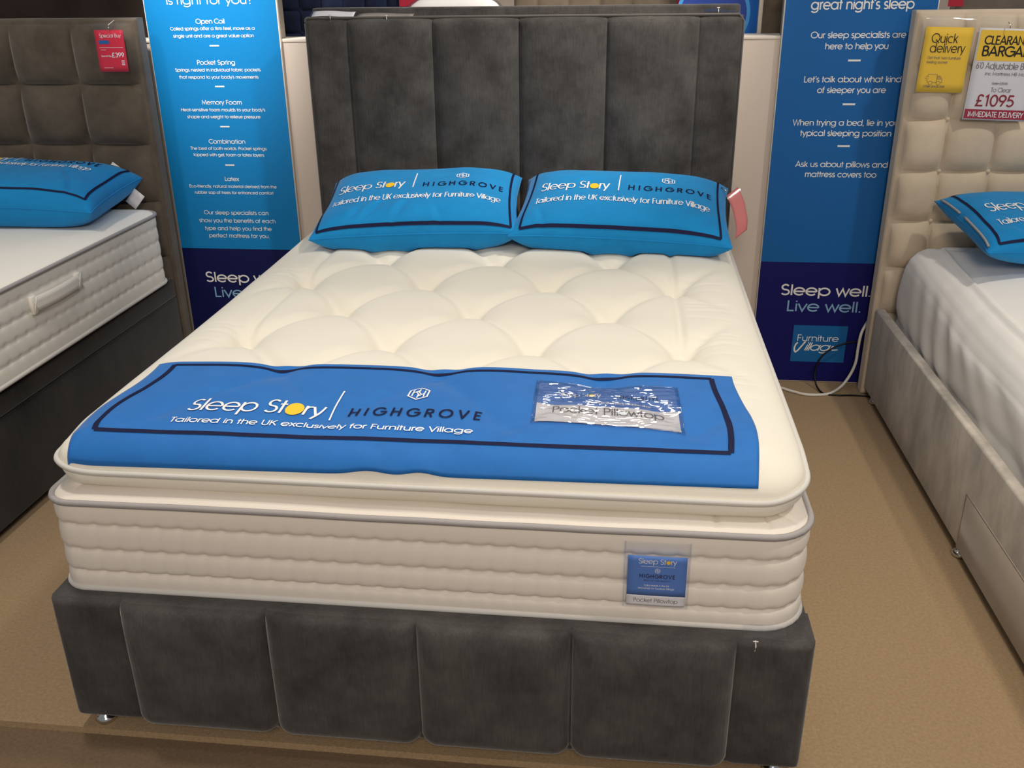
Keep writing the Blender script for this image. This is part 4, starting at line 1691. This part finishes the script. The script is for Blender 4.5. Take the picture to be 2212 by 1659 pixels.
flat_sleeve('ticket_sleeve', -.758, -.602, .004, .042, 1.416, 1.432, 'cream card sleeve flipped over the left end of the charcoal headboard', M['card_white'], -.685, -.004, 1.410)
flat_sleeve('ticket_sleeve', -.590, -.385, .004, .042, 1.414, 1.424, 'longer clear ticket sleeve lying beside the cream one on the charcoal headboard', M['grey_edge'], -.478, -.004, 1.405)
flat_sleeve('ticket_sleeve', .642, .752, .006, .044, 1.4155, 1.428, 'small clear sleeve on the right end of the charcoal headboard', None, .692, .006, 1.420)
flat_sleeve('ticket_sleeve', .648, .722, -2.022, -1.995, .352, .358, 'narrow glossy sleeve on the right end of the charcoal footboard', None, .665, -2.033, .342)

# ------------------------------------------------------------------ beyond the partition
def back_headboard(name, x0, x1, y, z1, m, label, seams=None, rows=None, legs=True, bul=.02, btn=False):
    r = thing(name, ((x0 + x1) / 2, y, 0), label, 'headboard')
    sx = seams or [x0, x1]
    sz = rows or [.30, z1]
    mb = MB()

    def f(x, z):
        a, b, t = strip_t(x, sx)
        c, d, s = strip_t(z, sz)
        p = max(0, 1 - abs(2 * t - 1) ** 4) ** .5
        q = max(0, 1 - abs(2 * s - 1) ** 4) ** .5
        return bul * p * q
    padded_slab(mb, x0, x1, .30, z1, y, y + .08, f, seams_spaced(sx, 8), seams_spaced(sz, 8), .01)
    mb.build('padded_panel', m, r)
    for x in (x0 + .08, x1 - .12):
        mb = MB()
        mb.box(x, x + .04, y + .05, y + .075, 0, .31)
        mb.build('leg', M['black_plastic'], r)
    if btn:
        for i, x in enumerate(sx[1:-1]):
            for z in sz[-4:-1]:
                b = MB()
                n = 8
                b.add([(x + .012 * math.cos(2 * math.pi * k / n), y - .004, z + .012 * math.sin(2 * math.pi * k / n)) for k in range(n)] + [(x, y - .012, z)], [[k, (k + 1) % n, n] for k in range(n)])
                b.build('button', m, r)
    return r


back_headboard('headboard', -2.9, -1.16, .46, 1.62, M['brown_leather'], 'dark brown headboard beyond the partition behind the left bed', lsp(-2.9, -1.16, 4), [.3, .9, 1.62], bul=.01)
back_headboard('headboard', -1.13, -.40, .46, 1.60, M['navy_velvet'], 'navy buttoned headboard beyond the partition beside the azure banner', lsp(-1.13, -.40, 9), lsp(.3, 1.60, 16), btn=True, bul=.018)
back_headboard('headboard', -.085, .655, .60, 1.60, M['greige'], 'grey-brown channelled headboard beyond the partition behind the middle bed', [-.085, .010, .139, .268, .393, .518, .655], bul=.02)
back_headboard('headboard', .892, 1.40, .40, 1.60, M['greige'], 'taupe padded headboard beyond the partition behind the right banner', None, [.3, .55, .8, 1.05, 1.18, 1.409, 1.60], bul=.02)
back_headboard('headboard', 1.62, 2.9, .46, 1.60, M['grey_cloth'], 'plain grey headboard beyond the partition behind the right bed', None, [.3, 1.0, 1.60], bul=.01)

for (x0, x1, y, z0, z1, lab) in ((-.528, -.438, .432, 1.438, 1.56, 'red ticket on the navy buttoned headboard beyond the partition'),
                                 (.575, .638, .568, 1.433, 1.56, 'red ticket on the grey-brown channelled headboard beyond the partition'),
                                 (1.580, 1.635, .435, 1.418, 1.54, 'red ticket hanging beyond the partition above the beige headboard')):
    mb = MB()
    mb.box(x0, x1, y, y + .0015, z0, z1)
    mb.box(x0 + .05, x0 + .054, y - .0005, y + .0005, z1, z1 + .04)
    tag(mb.build('price_ticket', M['card_crimson'], None, ((x0 + x1) / 2, y, z0)), lab, 'price ticket')

# pillow in a clear bag lying on top of the partition
bg = thing('bagged_pillow', (-.25, .215, 1.334), 'white pillow in a clear printed plastic bag behind the middle headboard', 'pillow')


def bagp(s, k, zz):
    def f(u, v):
        t = max(0, (1 - abs(u) ** 3) * (1 - abs(v) ** 3)) ** .5
        return (-.265 + .185 * u * s, .215 + .08 * v * s, max(1.3345, 1.412 + zz * .075 * s * t + .004 * noise.noise((u * 5, v * 4, 3)) * k))
    return f


for nm, s, mt in (('pillow', .94, 'white_sheet'), ('plastic_bag', 1.0, 'clear')):
    mb = MB()
    us, vs = csp(-1, 1, 30, .9), csp(-1, 1, 24, .9)
    mb.grid(bagp(s, 1, 1), us, vs)
    mb.grid(bagp(s, 1, -1), us, vs, flip=True)
    mb.build(nm, M[mt], bg)
mb = MB()
mb.add([(-.375, .17, 1.482), (-.19, .17, 1.488), (-.19, .185, 1.49), (-.375, .185, 1.485)], [[0, 1, 2, 3]])
mb.build('printed_strip', M['navy_ink'], bg)

# blue sign and white post behind the right end of the headboard
sg = thing('display_sign', (.77, .36, 0), 'blue sign with a round emblem beyond the partition at the headboard\'s right end', 'sign')
mb = MB()
mb.box(.655, .872, .36, .38, 0, 1.75, .002, 1)
mb.build('board', M['sign_blue'], sg)
mb = MB()


def ringdisc(mb, r0, r1, y, cx, cz, n=40):
    vs = [(cx + r * math.cos(2 * math.pi * k / n), y, cz + r * math.sin(2 * math.pi * k / n)) for r in (r0, r1) for k in range(n)]
    mb.add(vs, [[k, (k + 1) % n, n + (k + 1) % n, n + k] for k in range(n)], 0, False)


ringdisc(mb, 0.001, .125, .3588, .705, 1.40)
mb.build('disc', M['sign_indigo'], sg)
mb = MB()
ringdisc(mb, .125, .138, .3586, .705, 1.40)
mb.build('rim', M['sign_rim'], sg)
mb = MB()
mb.box(.874, .889, .36, .40, 0, 1.9, .001, 1)
tag(mb.build('post', M['white_cap'], None, (.88, .38, 0)), 'slim white post beside the blue sign beyond the partition', 'post')
